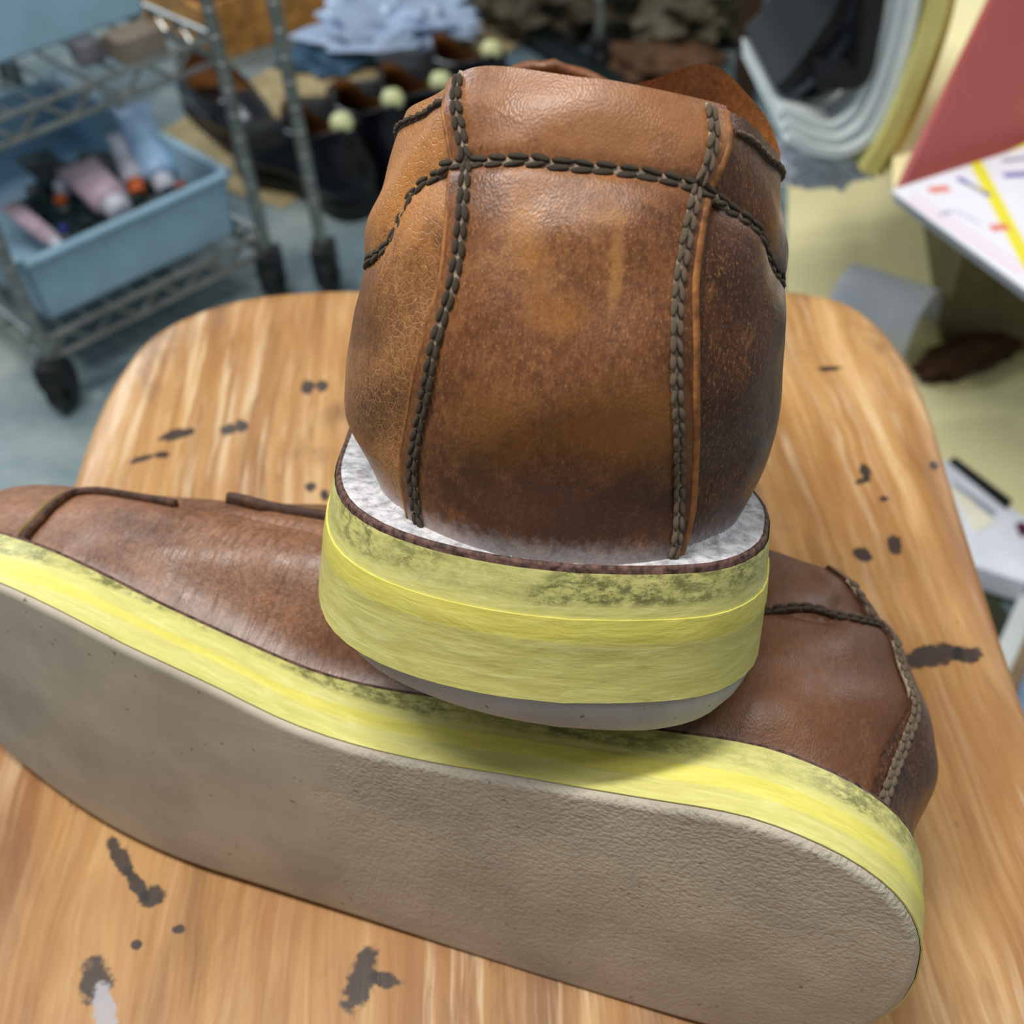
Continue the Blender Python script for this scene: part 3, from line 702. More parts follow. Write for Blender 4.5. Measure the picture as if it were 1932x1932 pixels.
def wire_shelf(root, o, u, v, W, D, z, h=.022):
    """o,u,v in the rack's own space"""
    P = lambda a, b, c: (o[0]+u[0]*a+v[0]*b, o[1]+u[1]*a+v[1]*b, c)
    bm = bmesh.new()
    def rod(p, q, r):
        p = Vector(p); q = Vector(q); d = q-p
        g = bmesh.ops.create_cone(bm, segments=8, radius1=r, radius2=r, depth=d.length)
        M = Matrix.Translation((p+q)/2) @ d.to_track_quat('Z', 'Y').to_matrix().to_4x4()
        bmesh.ops.transform(bm, matrix=M, verts=g['verts'])
    cs = [(0, 0), (W, 0), (W, D), (0, D)]
    for i in range(4):
        a, b = cs[i], cs[(i+1) % 4]
        rod(P(*a, z), P(*b, z), .0032); rod(P(*a, z-h), P(*b, z-h), .0032)
        n = int(math.hypot(b[0]-a[0], b[1]-a[1])/.045); 
        for k in range(n):
            t0, t1 = k/n, (k+.5)/n; t2 = (k+1)/n
            f = lambda t: (a[0]+(b[0]-a[0])*t, a[1]+(b[1]-a[1])*t)
            rod(P(*f(t0), z-h), P(*f(t1), z), .0024); rod(P(*f(t1), z), P(*f(t2), z-h), .0024)
    sh = bmobj('shelf_frame', bm, M_CHROME, root)
    n = int(W/.024); me = wire_mesh(round(D, 3), .0019); an = math.atan2(v[1], v[0])
    for k in range(1, n):
        w_ = bpy.data.objects.new('wire', me); COL.objects.link(w_); w_.parent = sh
        p = P(W*k/n, 0, z+.002); w_.matrix_local = Matrix.Translation(p) @ Matrix.Rotation(an, 4, 'Z')
    return sh
def rack(label, o, u, v, W, D, zs, H, casters=True):
    root = empty('wire_rack', label, 'rack', (o[0], o[1], 0))
    P = lambda a, b: (u[0]*a+v[0]*b, u[1]*a+v[1]*b)
    for a, b in ((0, 0), (W, 0), (W, D), (0, D)):
        x, y = P(a, b)
        po = tube('post', [(x, y, .062), (x, y, H)], .0068, M_CHROME, root, n=14)
        k = 0; z = .09
        gm = WIRE.get('ring')
        if gm is None:
            q = lathe('groove_ring', [(.0069, -.0012), (.0075, -.0006), (.0075, .0006), (.0069, .0012)], M_CHROME, po, 14); gm = q.data; WIRE['ring'] = gm; q.location = (x, y, z)
        for i in range(1, int((min(H, .75)-.09)/.0254)):
            q = bpy.data.objects.new('groove_ring', gm); COL.objects.link(q); q.parent = po; q.location = (x, y, .09+.0254*i)
        cs = bmesh.new(); add_box(cs, (x, y, .048), (.026, .034, .026)); add_box(cs, (x-.012, y, .03), (.003, .022, .03)); add_box(cs, (x+.012, y, .03), (.003, .022, .03))
        c = bmobj('caster', cs, M_BLACK, root, bevel=.0015)
        w_ = lathe('wheel', [(.006, -.009), (.026, -.0085), (.028, -.005), (.028, .005), (.026, .0085), (.006, .009)], M_BLACK, c, 24)
        w_.matrix_local = Matrix.Translation((x, y+.006, .028)) @ Matrix.Rotation(math.pi/2, 4, 'Y')
    for z in zs: wire_shelf(root, (0, 0), u, v, W, D, z)
    return root
UA = (.75, .66); VA = (-.66, .75)
_n = math.hypot(*UA); UA = (UA[0]/_n, UA[1]/_n); _n = math.hypot(*VA); VA = (VA[0]/_n, VA[1]/_n)
RA = (-.442, .907)
rack('chrome wire rack on black casters holding blue bins of tubes', RA, UA, VA, .262, .60, (.082, .292), .80)
UB = (.581, .814); VB = (-.814, .581); RB = (-.185, 1.085)
rack('chrome wire rack behind the black shoes, nearest post beside the blue bin rack', RB, UB, VB, .62, .45, (.62,), .80)

def bin_(label, o, u, v, W, D, z, h, t=.004):
    root = empty('storage_bin', label, 'bin', (o[0], o[1], z))
    an = math.atan2(u[1], u[0]); R_ = Matrix.Rotation(an, 4, 'Z')
    bm = bmesh.new(); fl = .006
    for (x0, x1, y0, y1) in ((0, W, 0, t), (0, W, D-t, D), (0, t, 0, D), (W-t, W, 0, D)):
        add_box(bm, ((x0+x1)/2, (y0+y1)/2, h/2), (x1-x0, y1-y0, h))
    add_box(bm, (W/2, D/2, t/2), (W, D, t))
    for v_ in bm.verts:
        k = v_.co.z/h; v_.co.x += (v_.co.x/W-.5)*fl*2*k; v_.co.y += (v_.co.y/D-.5)*fl*2*k; v_.co = R_ @ v_.co
    bmobj('tub', bm, M_BIN, root, bevel=.0012)
    bm = bmesh.new()
    for (x0, x1, y0, y1) in ((-.011, W+.011, -.011, -.003), (-.011, W+.011, D+.003, D+.011), (-.011, -.003, -.011, D+.011), (W+.003, W+.011, -.011, D+.011)):
        add_box(bm, ((x0+x1)/2, (y0+y1)/2, h-.003), (x1-x0, y1-y0, .006))
    for v_ in bm.verts: v_.co = R_ @ v_.co
    bmobj('rim', bm, M_BIN, root, bevel=.001)
    return root
ob = vadd(vadd(RA, UA, .022), VA, .02)
bin_('blue grey plastic bin full of tubes on the lowest rack shelf', ob, UA, VA, .218, .36, .0855, .072)
ob2 = vadd(vadd(RA, UA, .014), VA, .10)
bin_('blue grey plastic bin on the upper rack shelf at the top left corner', ob2, UA, VA, .232, .40, .2955, .13)
M_WHITEP = plain('white_print_plastic', (206, 208, 222), .4, .5, var=.08); M_PINKP = plain('pinkish_tube', (200, 176, 190), .4, .5, var=.12)
M_ORANGE = plain('orange_plastic', (200, 96, 36), .4, .5); M_DGREEN = plain('dark_green_plastic', (26, 44, 44), .4, .5); M_NAVY = plain('blue_plastic', (52, 62, 140), .4, .5); M_SKY = plain('pale_blue_tube', (172, 208, 246), .3, .6, var=.06)
def tube_thing(label, p, ln, wd, yaw, tilt, mb, mc, g='tubes in the lower bin'):
    root = empty('glue_tube', label, 'tube', p, g); root.rotation_euler = (0, -tilt, yaw)
    V = []; Fc = []; n = 16; st = [(0, wd*.5, wd*.5), (ln*.12, wd*.52, wd*.5), (ln*.5, wd*.55, wd*.34), (ln*.85, wd*.58, wd*.12), (ln, wd*.6, wd*.03)]
    for x, a, b in st:
        for k in range(n): V.append((x, a*math.cos(2*math.pi*k/n), b*math.sin(2*math.pi*k/n)))
    for i in range(4):
        for k in range(n): Fc.append((i*n+k, i*n+(k+1) % n, (i+1)*n+(k+1) % n, (i+1)*n+k))
    Fc.append(tuple(range(n))[::-1]); Fc.append(tuple(range(4*n, 5*n)))
    mesh('body', V, Fc, mb, root, fix=True)
    c = lathe('cap', [(wd*.28, -.018), (wd*.34, -.016), (wd*.38, -.002), (wd*.3, .001)], mc, root, 14); c.matrix_local = Matrix.Rotation(math.pi/2, 4, 'Y')
    return root
def bottle_thing(label, p, r, h, mb, mc, tilt=0.0, yaw=0.0, g='bottles in the lower bin'):
    root = empty('bottle', label, 'bottle', p, g); root.rotation_euler = (0, tilt, yaw)
    lathe('body', [(r*.9, 0), (r, .003), (r, h*.68), (r*.8, h*.78), (r*.42, h*.84), (r*.42, h*.86)], mb, root, 18)
    lathe('cap', [(r*.5, h*.84), (r*.52, h*.86), (r*.5, h), (r*.4, h*1.01)], mc, root, 14)
    return root
def inb(a, b, z): q = vadd(vadd(RA, UA, a), VA, b); return (q[0], q[1], z)
an0 = math.atan2(UA[1], UA[0])
def tube_px(label, pa, za, pb, zb, wd, mb, mc):
    A_ = at(pa[0], pa[1], za); B_ = at(pb[0], pb[1], zb); d = B_-A_
    return tube_thing(label, A_, d.length, wd, math.atan2(d.y, d.x), math.asin((zb-za)/d.length), mb, mc)
tube_px('pale blue white tube leaning on the right side of the lower bin', (305, 335), .122, (245, 200), .172, .034, M_SKY, M_WHITEP)
tube_px('white tube left of the pale blue tube in the lower bin', (255, 345), .120, (225, 250), .145, .026, M_WHITEP, M_ORANGE)
tube_px('wide pinkish white tube in the middle of the lower bin', (215, 385), .122, (140, 310), .138, .040, M_PINKP, M_WHITEP)
tube_px('thin pinkish tube along the left front of the lower bin', (100, 455), .122, (15, 385), .132, .018, M_PINKP, M_WHITEP)
tube_px('grey green tube behind the orange capped bottle in the lower bin', (120, 350), .118, (60, 290), .125, .034, M_DGREEN, M_WHITEP)
for lb, px, py, z_, r_, h_, mb, mc in (('small bottle with an orange cap in the lower bin', 112, 372, .128, .013, .040, M_DGREEN, M_ORANGE), ('squat dark green jar at the right front of the lower bin', 300, 372, .128, .024, .036, M_DGREEN, M_DGREEN),
    ('dark green jar at the front middle of the lower bin', 228, 412, .122, .015, .034, M_DGREEN, M_DGREEN), ('smaller dark green jar left of the front middle jar in the lower bin', 160, 415, .122, .017, .034, M_DGREEN, M_DGREEN), ('small dark jar with blue cap at the front left of the lower bin', 118, 428, .120, .011, .034, M_DGREEN, M_NAVY),
    ('dark jar standing in the rear corner of the lower bin', 190, 190, .13, .024, .04, M_BLACK, M_BLACK), ('tan capped bottle against the right wall of the lower bin', 340, 345, .128, .011, .04, M_DGREEN, M_ORANGE)):
    q = at(px, py, z_); bottle_thing(lb, (q.x, q.y, .0895), r_, z_-.0895, mb, mc)
q = at(190, 400, .098); tag(crumple('dark_cloth', (q.x, q.y+.045, .0900), (.15, .15, .030), M_DGREEN, 23, .35, rot=an0), 'dark green cloth under the tubes in the lower bin', 'cloth')
tb = bmesh.new(); q = at(255, 82, .305); add_box(tb, (0, 0, 0), (.046, .034, .022), Matrix.Rotation(an0, 4, 'Z'))
o = bmobj('cardboard_box', tb, plain('grey_brown_card', (128, 118, 106), .7, .2, var=.12), bevel=.002); o.location = (q.x, q.y, .3065); tag(o, 'small grey brown box at the front of the upper rack shelf', 'box')
tb = bmesh.new(); q = at(165, 98, .305); add_box(tb, (0, 0, 0), (.026, .024, .022), Matrix.Rotation(an0, 4, 'Z'))
o = bmobj('metal_tin', tb, plain('dull_tin', (120, 118, 124), .4, .5, .5, var=.3), bevel=.004); o.location = (q.x, q.y, .3065); tag(o, 'small dull metal tin left of the grey brown box on the upper rack shelf', 'tin')

# wooden tray with two dark shoes
def tray_box():
    p = at(400, 122, .0); root = empty('wooden_tray', 'open honey coloured wooden tray behind the rack posts at the top', 'tray', (p.x, p.y, 0))
    u = Vector((.817, .577, 0)); v = Vector((-.577, .817, 0)); R_ = Matrix.Rotation(math.atan2(u.y, u.x), 4, 'Z'); W, D, h, t = .245, .30, .085, .010
    m = plain('honey_wood', (196, 140, 72), .5, .35, var=.25, vs=40)
    for nm, c, sz in (('side', (W/2, t/2, h/2), (W, t, h)), ('side', (W/2, D-t/2, h/2), (W, t, h)), ('side', (t/2, D/2, h/2), (t, D-2*t, h)), ('side', (W-t/2, D/2, h/2), (t, D-2*t, h)), ('bottom', (W/2, D/2, t/2), (W-2*t, D-2*t, t))):
        bm = bmesh.new(); add_box(bm, c, sz)
        for q in bm.verts: q.co = R_ @ q.co
        bmobj(nm, bm, m, root, bevel=.0015)
    return p, u, v
tp, tu, tv = tray_box()

# low-detail shoes of the background: an upper with an opening, a lining and a sole
def small_shoe(label, p, yaw, mu, ml, group=None, scale=.95, hz=1.0):
    root = empty('leather_shoe', label, 'shoe', (p[0], p[1], p[2]), group); root.rotation_euler = (0, 0, yaw); root.scale = (scale,)*3
    sh = Shoe(root, [v if i < 15 else v*hz for i, v in enumerate(Q1)], False, thick=.02, toe_thick=.016, spring=.01, flare=.0, out=(MED2, LAT2, .041), tx=(.1, .16), rx=.17)
    us = np.linspace(-1, 1, 72); vs = np.linspace(0, 1, 16); PH, V = np.meshgrid(us, vs)
    O = sh.S(PH, V); O[..., 2] += .022
    I = O*np.array([1, .93, 1])+np.array([.0, 0, -.0008]); I[..., 0] = .13+(I[..., 0]-.13)*.965
    Fo = []
    for i in range(15):
        for j in range(71): k = i*72+j; Fo.append((k, k+1, k+73, k+72))
    n = 72*16
    Vv = np.concatenate([O.reshape(-1, 3), I[-1]]); top = [(15*72+j, 15*72+j+1, n+j+1, n+j) for j in range(71)]
    mesh('upper', Vv, Fo+top, mu, root, fix=True)
    mesh('lining', I.reshape(-1, 3), Fo, ml, root)
    K = len(sh.out); V2 = []
    for z, off in ((.0215, -.004), (.0215, 0), (.001, 0), (0, -.001)):
        V2 += [(sh.out[i, 0]-sh.on[i, 0]*-off, sh.out[i, 1]-sh.on[i, 1]*-off, z) for i in range(K)]
    F2 = [(L*K+i, L*K+(i+1) % K, (L+1)*K+(i+1) % K, (L+1)*K+i) for L in range(3) for i in range(K)]+[tuple(range(3*K, 4*K)), tuple(range(K))[::-1]]
    flat_by_angle(mesh('sole', V2, F2, M_BLACK, root, fix=True), 40)
    return root
M_BLKL = plain('black_polished_leather', (10, 11, 18), .28, .5, var=.1); M_TANL = plain('tan_lining', (150, 100, 52), .6, .3)
M_CREAM = plain('pale_green_knob', (222, 226, 170), .35, .5, var=.03); M_TREE = plain('pale_tree_wood', (214, 196, 170), .45, .4, var=.08)
M_CARD = plain('tan_cardboard', (176, 158, 118), .75, .2, var=.12, vs=20)
bm = bmesh.new(); add_box(bm, (0, 0, .0015), (.30, .62, .003), Matrix.Rotation(-.62, 4, 'Z'))
o = bmobj('cardboard_sheet', bm, M_CARD); o.location = (-.20, 1.62, 0); tag(o, 'flat tan cardboard sheet under the black shoes', 'cardboard')
M_STEEL = plain('bright_steel', (200, 215, 235), .15, .5, 1.0, var=.03)
def tree(label, p, yaw, z):
    """shoe tree heel block with a pale knob, standing in the opening of the shoe"""
    root = empty('shoe_tree', label, 'shoe tree', (p[0], p[1], z), 'shoe trees in the black shoes'); root.rotation_euler = (0, 0, yaw)
    bm = bmesh.new(); bmesh.ops.create_uvsphere(bm, u_segments=16, v_segments=10, radius=.5)
    for v in bm.verts: v.co = Vector((v.co.x*.052+.046, v.co.y*.036, v.co.z*.052+.030))
    bmobj('heel_block', bm, M_TREE, root, smooth=True)
    k = lathe('knob', [(.002, -.013), (.009, -.011), (.0135, -.004), (.0140, .004), (.010, .011), (.002, .0135)], M_CREAM, root, 16)
    k.matrix_local = Matrix.Translation((.030, 0, .072))
    s_ = lathe('ferrule', [(.005, -.006), (.0085, -.004), (.0085, .004), (.005, .006)], M_STEEL, root, 14)
    s_.matrix_local = Matrix.Translation((.036, 0, .057))
KP = [(642, 250, 'nearest'), (737, 205, 'second'), (827, 172, 'third'), (922, 112, 'farthest')]
for i, (px, py, nm) in enumerate(KP):
    q = at(px, py, .100); yaw = 2.36
    p = (q.x-.036*math.cos(yaw), q.y-.036*math.sin(yaw), .0035)
    small_shoe('%s of the four black polished shoes in a row behind the rack posts' % nm, p, yaw, M_BLKL, M_TANL, 'black shoes in a row', .90, 1.30)
    tree('pale wooden shoe tree with a round knob in the %s black shoe' % nm, p, yaw, .040)
q = at(505, 285, .02); yw = -1.05
small_shoe('single black shoe with its glossy toe toward the viewer between the two rack posts', (q.x-.25*math.cos(yw), q.y-.25*math.sin(yw), .0035), yw, plain('black_patent_leather', (12, 14, 24), .12, .7, var=.05), M_TANL, None, .9, .8)
M_BRN = plain('dark_brown_leather', (58, 30, 20), .35, .5)
for k, (a, b) in enumerate(((.030, .035), (.125, .035))):
    q = tp+tu*(a+.04)+tv*b
    small_shoe(('dark red brown shoe at the left of the wooden tray', 'dark brown shoe at the right of the wooden tray')[k], (q.x, q.y, .0105), math.atan2(tv.y, tv.x), plain('oxblood_leather', (70, 20, 16), .35, .5) if k == 0 else M_BRN, M_BLACK, 'shoes in the wooden tray', .78)
M_BAG = plain('blue_white_plastic_bag', (176, 196, 226), .25, .6, var=.1, vs=14)
q = at(745, 60, .03); tag(crumple('plastic_bag', (q.x, q.y+.02, 0), (.21, .17, .075), M_BAG, 2, .45, fr=3.4), 'crumpled pale blue plastic bag on the floor behind the black shoes', 'bag')
q = at(670, 130, .0); tag(crumple('cloth', (q.x-.02, q.y+.03, 0), (.16, .10, .03), plain('slate_blue_cloth', (66, 96, 122), .8, .2, var=.2), 5, .4), 'slate blue rag on the floor between the wooden tray and the black shoes', 'cloth')
# dark beam and sacks at the top centre
def slab(name, p0, p1, w, h, mat, label, cat, z0=0.0):
    d = Vector((p1[0]-p0[0], p1[1]-p0[1], 0)); bm = bmesh.new(); add_box(bm, (d.length/2, 0, h/2), (d.length, w, h), )
    o = bmobj(name, bm, mat, bevel=.002); o.location = (p0[0], p0[1], z0); o.rotation_euler = (0, 0, math.atan2(d.y, d.x)); return tag(o, label, cat)
a, b = at(880, -10, 0), at(1170, 200, 0)
slab('metal_bar', a, b, .035, .03, plain('dark_teal_metal', (14, 26, 28), .5, .4), 'dark teal metal bar lying diagonally on the floor at the top centre', 'bar')
q = at(1080, 40, .05); tag(crumple('paper_sack', (q.x-.02, q.y+.10, 0), (.20, .18, .16), plain('grey_brown_sack', (88, 82, 68), .85, .15, var=.25), 7, .3), 'grey brown sack left of the thin post at the top centre', 'sack')
q = at(1260, 60, .05); tag(crumple('canvas_sack', (q.x+.03, q.y+.10, 0), (.20, .20, .15), plain('olive_sack', (96, 92, 76), .85, .15, var=.25), 9, .35), 'olive grey sack right of the thin post at the top centre', 'sack')
q = at(1240, 150, .0); tag(crumple('leather_scrap', (q.x, q.y+.02, 0), (.16, .10, .04), plain('brown_scrap', (96, 70, 50), .7, .3, var=.25), 11, .4), 'brown leather scraps on the floor in front of the olive sack', 'leather scrap')
# table on the right: brown leg, pale end panel
def table():
    q = at(1402, 190, 0); root = empty('work_table', 'work table with a square dark brown leg at the top right of the thin post', 'table', (q.x, q.y, 0))
    m = plain('dark_brown_wood', (58, 38, 28), .5, .4)
    for x, y in ((0, 0), (.9, .05), (0, .5), (.9, .55)):
        bm = bmesh.new(); add_box(bm, (x, y, .34), (.026, .026, .68)); bmobj('leg', bm, m, root, bevel=.002)
    bm = bmesh.new(); add_box(bm, (.45, .27, .70), (1.0, .64, .03)); bmobj('table_top', bm, m, root, bevel=.003)
    bm = bmesh.new(); add_box(bm, (.45, .55, .30), (.86, .012, .58)); bmobj('back_panel', bm, plain('charcoal_board', (28, 28, 28), .6, .3), root)  # charcoal panel at the rear of the table
table()
# cream floor board that carries the right-hand side
M_CREAMB = plain('cream_board', (246, 236, 184), .6, .3, var=.05, vs=4)
def poly_slab(name, pts, z0, z1, mat, parent=None):
    n = len(pts); V = [(x, y, z0) for x, y in pts]+[(x, y, z1) for x, y in pts]
    return mesh(name, V, [tuple(range(n))[::-1], tuple(range(n, 2*n))]+[(i, (i+1) % n, n+(i+1) % n, n+i) for i in range(n)], mat, parent, smooth=False, fix=True)
P_ = lambda px, py, z=0: (at(px, py, z).x, at(px, py, z).y)
o = poly_slab('cream_board', [P_(1430, 20), P_(1490, 210), P_(1480, 600), P_(1690, 900), P_(1760, 1010), P_(2060, 1010), P_(2200, 500), P_(1900, 10)], .0005, .006, M_CREAMB)
tag(o, 'large cream board lying on the floor to the right of the stool', 'board')
# low side table with papers on it
def side_table():
    root = empty('side_table', 'low cream side table under the folders and white trays', 'table', (.50, .98, 0)); m = M_CREAMB
    pts = [(.300, .742), (.72, .60), (.95, 1.25), (.50, 1.40)]
    poly_slab('table_top', [(x-.50, y-.98) for x, y in pts], .258, .272, m, root)
    poly_slab('shade_block', [(x-.5, y-.98) for x, y in ((.445, .90), (.74, .78), (.92, 1.22), (.55, 1.34))], .0061, .258, plain('painted_shade_olive', (112, 104, 74), .7, .2, var=.1), root)  # added block under the top, its dark olive stands for the shade there
side_table()
def aty(px, py, y):
    d = ray(px, py); t = (y-CAM[1])/d[1]; return (CAM[0]+d[0]*t, CAM[2]+d[2]*t)
def ribbon(name, prof, y0, y1, th, mat, parent=None, dx=0.0):
    """a bent sheet: profile points (x,z) swept from y0 to y1, with thickness"""
    p = np.array(prof); d = np.r_[0, np.cumsum(np.hypot(*np.diff(p, axis=0).T))]; t = np.linspace(0, d[-1], 30)
    x = cub(t, d, p[:, 0]); z = cub(t, d, p[:, 1]); tx = np.gradient(x); tz = np.gradient(z); L = np.hypot(tx, tz); nx, nz = -tz/L, tx/L
    V = []; Fc = []
    for i in range(30):
        for (a, y) in ((0, y0), (0, y1), (th, y1), (th, y0)):
            V.append((x[i]+nx[i]*a+(dx if y == y1 else 0), y, z[i]+nz[i]*a))
    for i in range(29):
        for k in range(4): Fc.append((i*4+k, i*4+(k+1) % 4, i*4+4+(k+1) % 4, i*4+4+k))
    Fc.append((3, 2, 1, 0)); Fc.append((116, 117, 118, 119))
    return flat_by_angle(mesh(name, V, Fc, mat, parent, fix=True), 40)
M_TRAYW = plain('frosted_white_plastic', (214, 224, 226), .35, .5, var=.05)
for k, (nm, off) in enumerate((('outermost', 0), ('middle', 14), ('innermost', 28))):
    pr = [(1478, 262), (1530, 285-off*.2), (1590, 290-off), (1640, 262-off), (1676, 200-off*.3), (1706, 110), (1728, 20), (1740, -60)]
    pts = [aty(px-off*(0 if i < 2 else min(1, (i-1)/3)), py-(off*1.0 if i < 2 else 0), .80) for i, (px, py) in enumerate(pr)]
    root = empty('plastic_tray', '%s of the nested white plastic trays standing on edge beside the yellow folder' % nm, 'tray', (pts[3][0], .80, .2725), 'nested white plastic trays')
    L_ = [(x-pts[3][0], z-.2725) for x, z in pts]; ribbon('shell', L_, .0+.01*k, .16, .003, M_TRAYW, root)
    ribbon('rim', [(a, b) for a, b in L_], -.006+.01*k, -.0005+.01*k, .007, M_TRAYW, root)
M_GREYR = plain('grey_rubber_sheet', (112, 120, 134), .45, .4, var=.08); M_BLKR = plain('black_rubber_sheet', (18, 20, 24), .5, .4)
for k, (x0, x1, mt, lb) in enumerate(((0, 0, M_BLKR, 'black bent rubber sheet left of the grey sheets'), (28, 34, M_GREYR, 'upper grey bent rubber sheet in the white trays'), (50, 66, M_BLKR, 'black rubber sheet between the two grey sheets'), (66, 92, M_GREYR, 'lower grey bent rubber sheet in the white trays'))):
    pr = [(1478+x0*.3, 182+x0*.35), (1512+x0*.6, 150+x0*.5), (1556+x0, 92+x0*.45), (1596+x1, 30+x0*.3), (1630+x1, -60)]
    pts = [aty(px, py, .84+.012*k) for px, py in pr]
    o = ribbon('rubber_sheet', [(x-pts[0][0], z-pts[0][1]) for x, z in pts], 0, .12, .006 if mt is M_GREYR else .011, mt); o.location = (pts[0][0], .84+.012*k, pts[0][1]); tag(o, lb, 'rubber sheet', 'bent rubber sheets')
pts = [aty(1545, 172, .81), aty(1632, 160, .81), aty(1660, 70, .81), aty(1676, -50, .81)]
o = ribbon('rubber_block', [(x-pts[0][0], z-pts[0][1]) for x, z in pts], 0, .03, .012, M_BLKR); o.location = (pts[0][0], .81, pts[0][1]); tag(o, 'thick black rubber piece inside the white trays', 'rubber')
def leaf_sheet(name, A_, B_, C_, D_, th, mat, label, cat, parent=None):
    A_, B_, C_, D_ = map(Vector, (A_, B_, C_, D_)); n = (B_-A_).cross(D_-A_).normalized()*th
    V = [p-A_ for p in (A_, B_, C_, D_)]+[p+n-A_ for p in (A_, B_, C_, D_)]
    o = mesh(name, V, [(3, 2, 1, 0), (4, 5, 6, 7), (0, 1, 5, 4), (1, 2, 6, 5), (2, 3, 7, 6), (3, 0, 4, 7)], mat, parent, smooth=False, fix=True)
    if parent is None: o.location = A_; tag(o, label, cat)
    return o
def on(px, py, y): x, z = aty(px, py, y); return (x, y, z)
M_YEL = plain('yellow_card', (210, 202, 124), .6, .3, var=.05); M_OCH = plain('ochre_card', (206, 184, 92), .6, .3, var=.05); M_RED = plain('red_card', (186, 98, 96), .55, .3, var=.05, vs=8); M_PKE = plain('pale_pink_edge', (226, 182, 190), .6, .3, var=.03)
A1 = at(1652, 338, .2725)
for k, (dx, mt, lb, yy) in enumerate(((0, M_YEL, 'yellow card folder standing between the white trays and the red folder', .0), (14, M_OCH, 'ochre card folder behind the yellow folder', .012))):
    y0 = A1.y+.03+yy
    o = ribbon('card_folder', [(x-A1.x, z-.2725) for x, z in [aty(1652+dx, 335, y0), aty(1700+dx, 255, y0), aty(1752+dx, 130, y0), aty(1786+dx, 20, y0), aty(1800+dx, -70, y0)]], 0, .24, .013, mt); o.location = (A1.x, y0, .2735); tag(o, lb, 'folder')
a = at(1690, 352, .2735); b = Vector(on(1890, -60, a.y+.07)); c = at(2120, 215, .2735)
d = Vector((b.x+(c.x-a.x), b.y+(c.y-a.y), b.z))
root = empty('red_folder', 'big red folder standing at the right edge above the printed leaflet', 'folder', a)
Z_ = lambda p: tuple(Vector(p)-Vector(a))
leaf_sheet('cover', (0, 0, 0), Z_(c), Z_(d), Z_(b), .006, M_RED, None, None, root)
ue = (Vector(c)-Vector(a)).normalized(); dn = Vector((ue.y, -ue.x, 0))*.0085
if dn.y > 0: dn = -dn
tp_ = Vector(Z_(b))
leaf_sheet('page_edge', tuple(ue*.010+dn), tuple(ue*.014+dn), tuple(tp_+ue*.026+dn), tuple(tp_+ue*.017+dn), .0012, M_PKE, None, None, root)
def leaflet():
    m = NT('printed_leaflet', .45, .4); x, y, z = m.xyz()
    c = lin((232, 232, 242))
    def box(cx, cy, w, h, rgb, a, c):
        v = m.n('ShaderNodeVectorRotate', {'Vector': m.n('ShaderNodeVectorMath', {0: m.co, 1: (cx, cy, 0)}, operation='SUBTRACT').outputs[0], 'Angle': a}, rotation_type='Z_AXIS').outputs[0]
        q = m.xyz(v); k = m.math('MULTIPLY', m.math('LESS_THAN', m.math('ABSOLUTE', q[0]), w), m.math('LESS_THAN', m.math('ABSOLUTE', q[1]), h))
        return m.mix(k, c, lin(rgb))
    z0 = .285; o_ = at(1680, 362, z0)
    def uv(px, py): q = at(px, py, z0); return q.x-o_.x, q.y-o_.y
    # yellow stripe, red dots, violet headings, pink lines of small print
    def stripe(p0, p1, w, rgb, c):
        a_, b_ = uv(*p0), uv(*p1); return box((a_[0]+b_[0])/2, (a_[1]+b_[1])/2, math.hypot(b_[0]-a_[0], b_[1]-a_[1])/2, w, rgb, -math.atan2(b_[1]-a_[1], b_[0]-a_[0]), c)
    c = stripe((1838, 305), (1950, 520), .0048, (232, 222, 60), c)
    c = stripe((1840, 300), (1960, 262), .006, (232, 222, 60), c)
    for p0, p1, w, rgb in (((1752, 362), (1790, 358), .0042, (226, 130, 110)), ((1868, 434), (1902, 430), .0042, (226, 130, 110)), ((1806, 338), (1866, 372), .0024, (98, 92, 170)), ((1826, 350), (1856, 366), .0010, (214, 208, 90)), ((1893, 334), (1950, 330), .0034, (104, 98, 180)),
                           ((1715, 378), (1925, 520), .0009, (236, 176, 190)), ((1722, 368), (1935, 510), .0008, (238, 190, 200)), ((1800, 400), (1850, 425), .0014, (200, 190, 214)), ((1772, 408), (1795, 402), .002, (160, 164, 190)), ((1890, 306), (1945, 300), .002, (120, 120, 150))):
        c = stripe(p0, p1, w, rgb, c)
    m.col(c)
    root = empty('leaflet', 'white printed leaflet with yellow stripe and red dots below the red folder', 'leaflet', o_)
    P = [uv(1680, 362), uv(1932, 548), uv(2060, 640), uv(2200, 400), uv(2000, 240), uv(1900, 290)]
    poly_slab('page', P, 0, .0012, m.m, root)
    poly_slab('page', [(x_+.001, y_+.002) for x_, y_ in P], -.0018, -.0006, plain('leaflet_back_page', (226, 226, 236), .5, .3, var=.02), root)
    poly_slab('booklet', [(x_+.006, y_+.006) for x_, y_ in P], -.0115, -.0022, plain('booklet_paper', (214, 214, 216), .6, .3, var=.03), root)
leaflet()
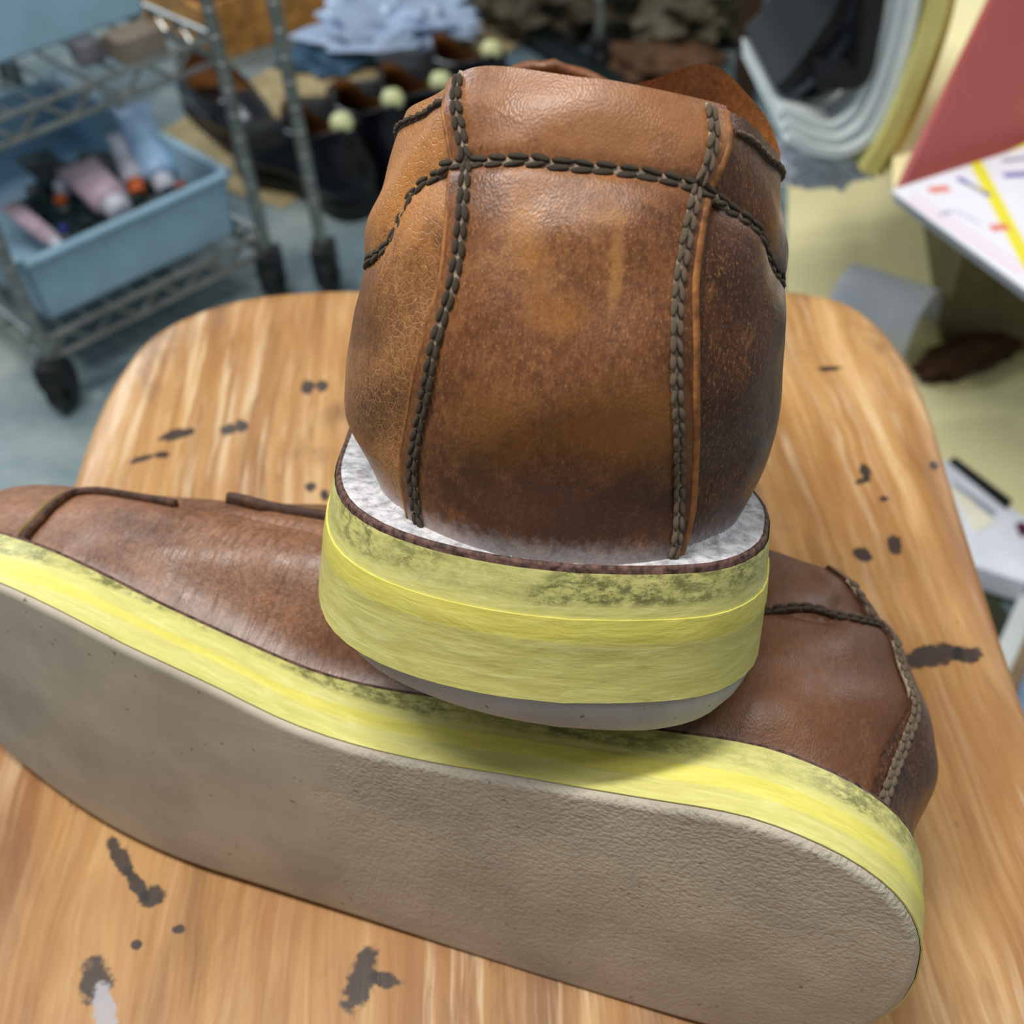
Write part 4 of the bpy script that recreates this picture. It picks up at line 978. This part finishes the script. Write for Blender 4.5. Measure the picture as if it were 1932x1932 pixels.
# white crumpled bags and paper on the cream board
M_WP = plain('white_paper', (222, 226, 238), .6, .3, var=.04)
q = at(1560, 280, .245); 
o = crumple('tissue', (q.x, q.y, .2135), (.085, .05, .045), M_WP, 13, .5, fr=5); o.location.z = .238; tag(o, 'crumpled white tissue hanging under the white trays', 'tissue')
a, b = at(1562, 575, .0), at(1700, 640, .0)
root = empty('paper_roll', 'rolled white paper standing on the cream board just behind the stool corner', 'paper', (.400, .925, .0065))
ribbon('sheet', [(-.040, .0), (-.036, .030), (-.015, .048), (.015, .048), (.036, .030), (.04, .0)], -.035, .055, .003, M_WP, root); root.rotation_euler = (0, 0, .85)
q = at(1765, 640, .0); tag(crumple('leather_scrap', (q.x+.02, q.y-.045, .0065), (.13, .045, .02), plain('dark_brown_scrap', (70, 44, 24), .6, .3), 15, .3, rot=.45), 'long dark brown leather scrap on the cream board in front of the side table', 'leather scrap')
# lower right: white printed packet, dark pad, white frame
z = .03
root = empty('white_packet', 'white printed packet with a black strip lying beside the right edge of the stool', 'packet', at(1840, 960, z))
O_ = at(1840, 960, z)
def rel(px, py, zz=z): q = at(px, py, zz); return (q.x-O_.x, q.y-O_.y)
poly_slab('packet', [rel(1760, 880), rel(1790, 868), rel(1945, 985), rel(1990, 1040), rel(1935, 1100), rel(1800, 1055)], -.022, 0, M_WP, root)
poly_slab('black_strip', [rel(1790, 874), rel(1800, 868), rel(1908, 950), rel(1898, 962)], .0002, .004, M_BLACK, root)
poly_slab('panel', [rel(1792, 925), rel(1800, 918), rel(1880, 985), rel(1840, 1005)], .0002, .0010, plain('ivory_label', (236, 232, 214), .5, .3, var=.02), root)
poly_slab('grey_print', [rel(1796, 916), rel(1800, 911), rel(1880, 968), rel(1872, 976)], .0002, .0012, plain('grey_print_ink', (150, 158, 178), .5, .3, var=.05), root)
poly_slab('maroon_spot', [rel(1915, 990), rel(1932, 986), rel(1945, 1005), rel(1925, 1015)], .0002, .0014, plain('maroon_ink', (88, 40, 60), .5, .3), root)
o = poly_slab('dark_pad', [(0, 0)]+[tuple(np.subtract(P_(*k, .02), P_(1828, 1085, .02))) for k in ((1862, 1070), (1912, 1135), (1880, 1205), (1850, 1180))], 0, .006, plain('dark_olive_pad', (44, 46, 30), .7, .2))
q = at(1828, 1085, .02); o.location = (q.x, q.y, .0005); tag(o, 'dark olive square pad on the floor below the white packet', 'pad')
a, b = at(1870, 1300, .03), at(1960, 1090, .03)
slab('white_rail', a, b, .016, .014, plain('white_painted_rail', (190, 196, 196), .5, .4, var=.06), 'white rail on the floor right of the dark olive pad', 'rail', .0005)
a, b = at(1893, 1330, .03), at(1985, 1120, .03)
slab('brown_rail', a, b, .010, .018, plain('brown_rail_paint', (120, 100, 76), .6, .3), 'thin brown rail beside the white rail at the right edge', 'rail', .0005)
q = at(1935, 1400, .0); tag(crumple('cloth', (q.x+.05, q.y-.03, 0), (.12, .22, .025), plain('blue_grey_cloth', (110, 132, 160), .8, .2), 17, .2), 'blue grey cloth on the floor at the right edge below the rails', 'cloth')
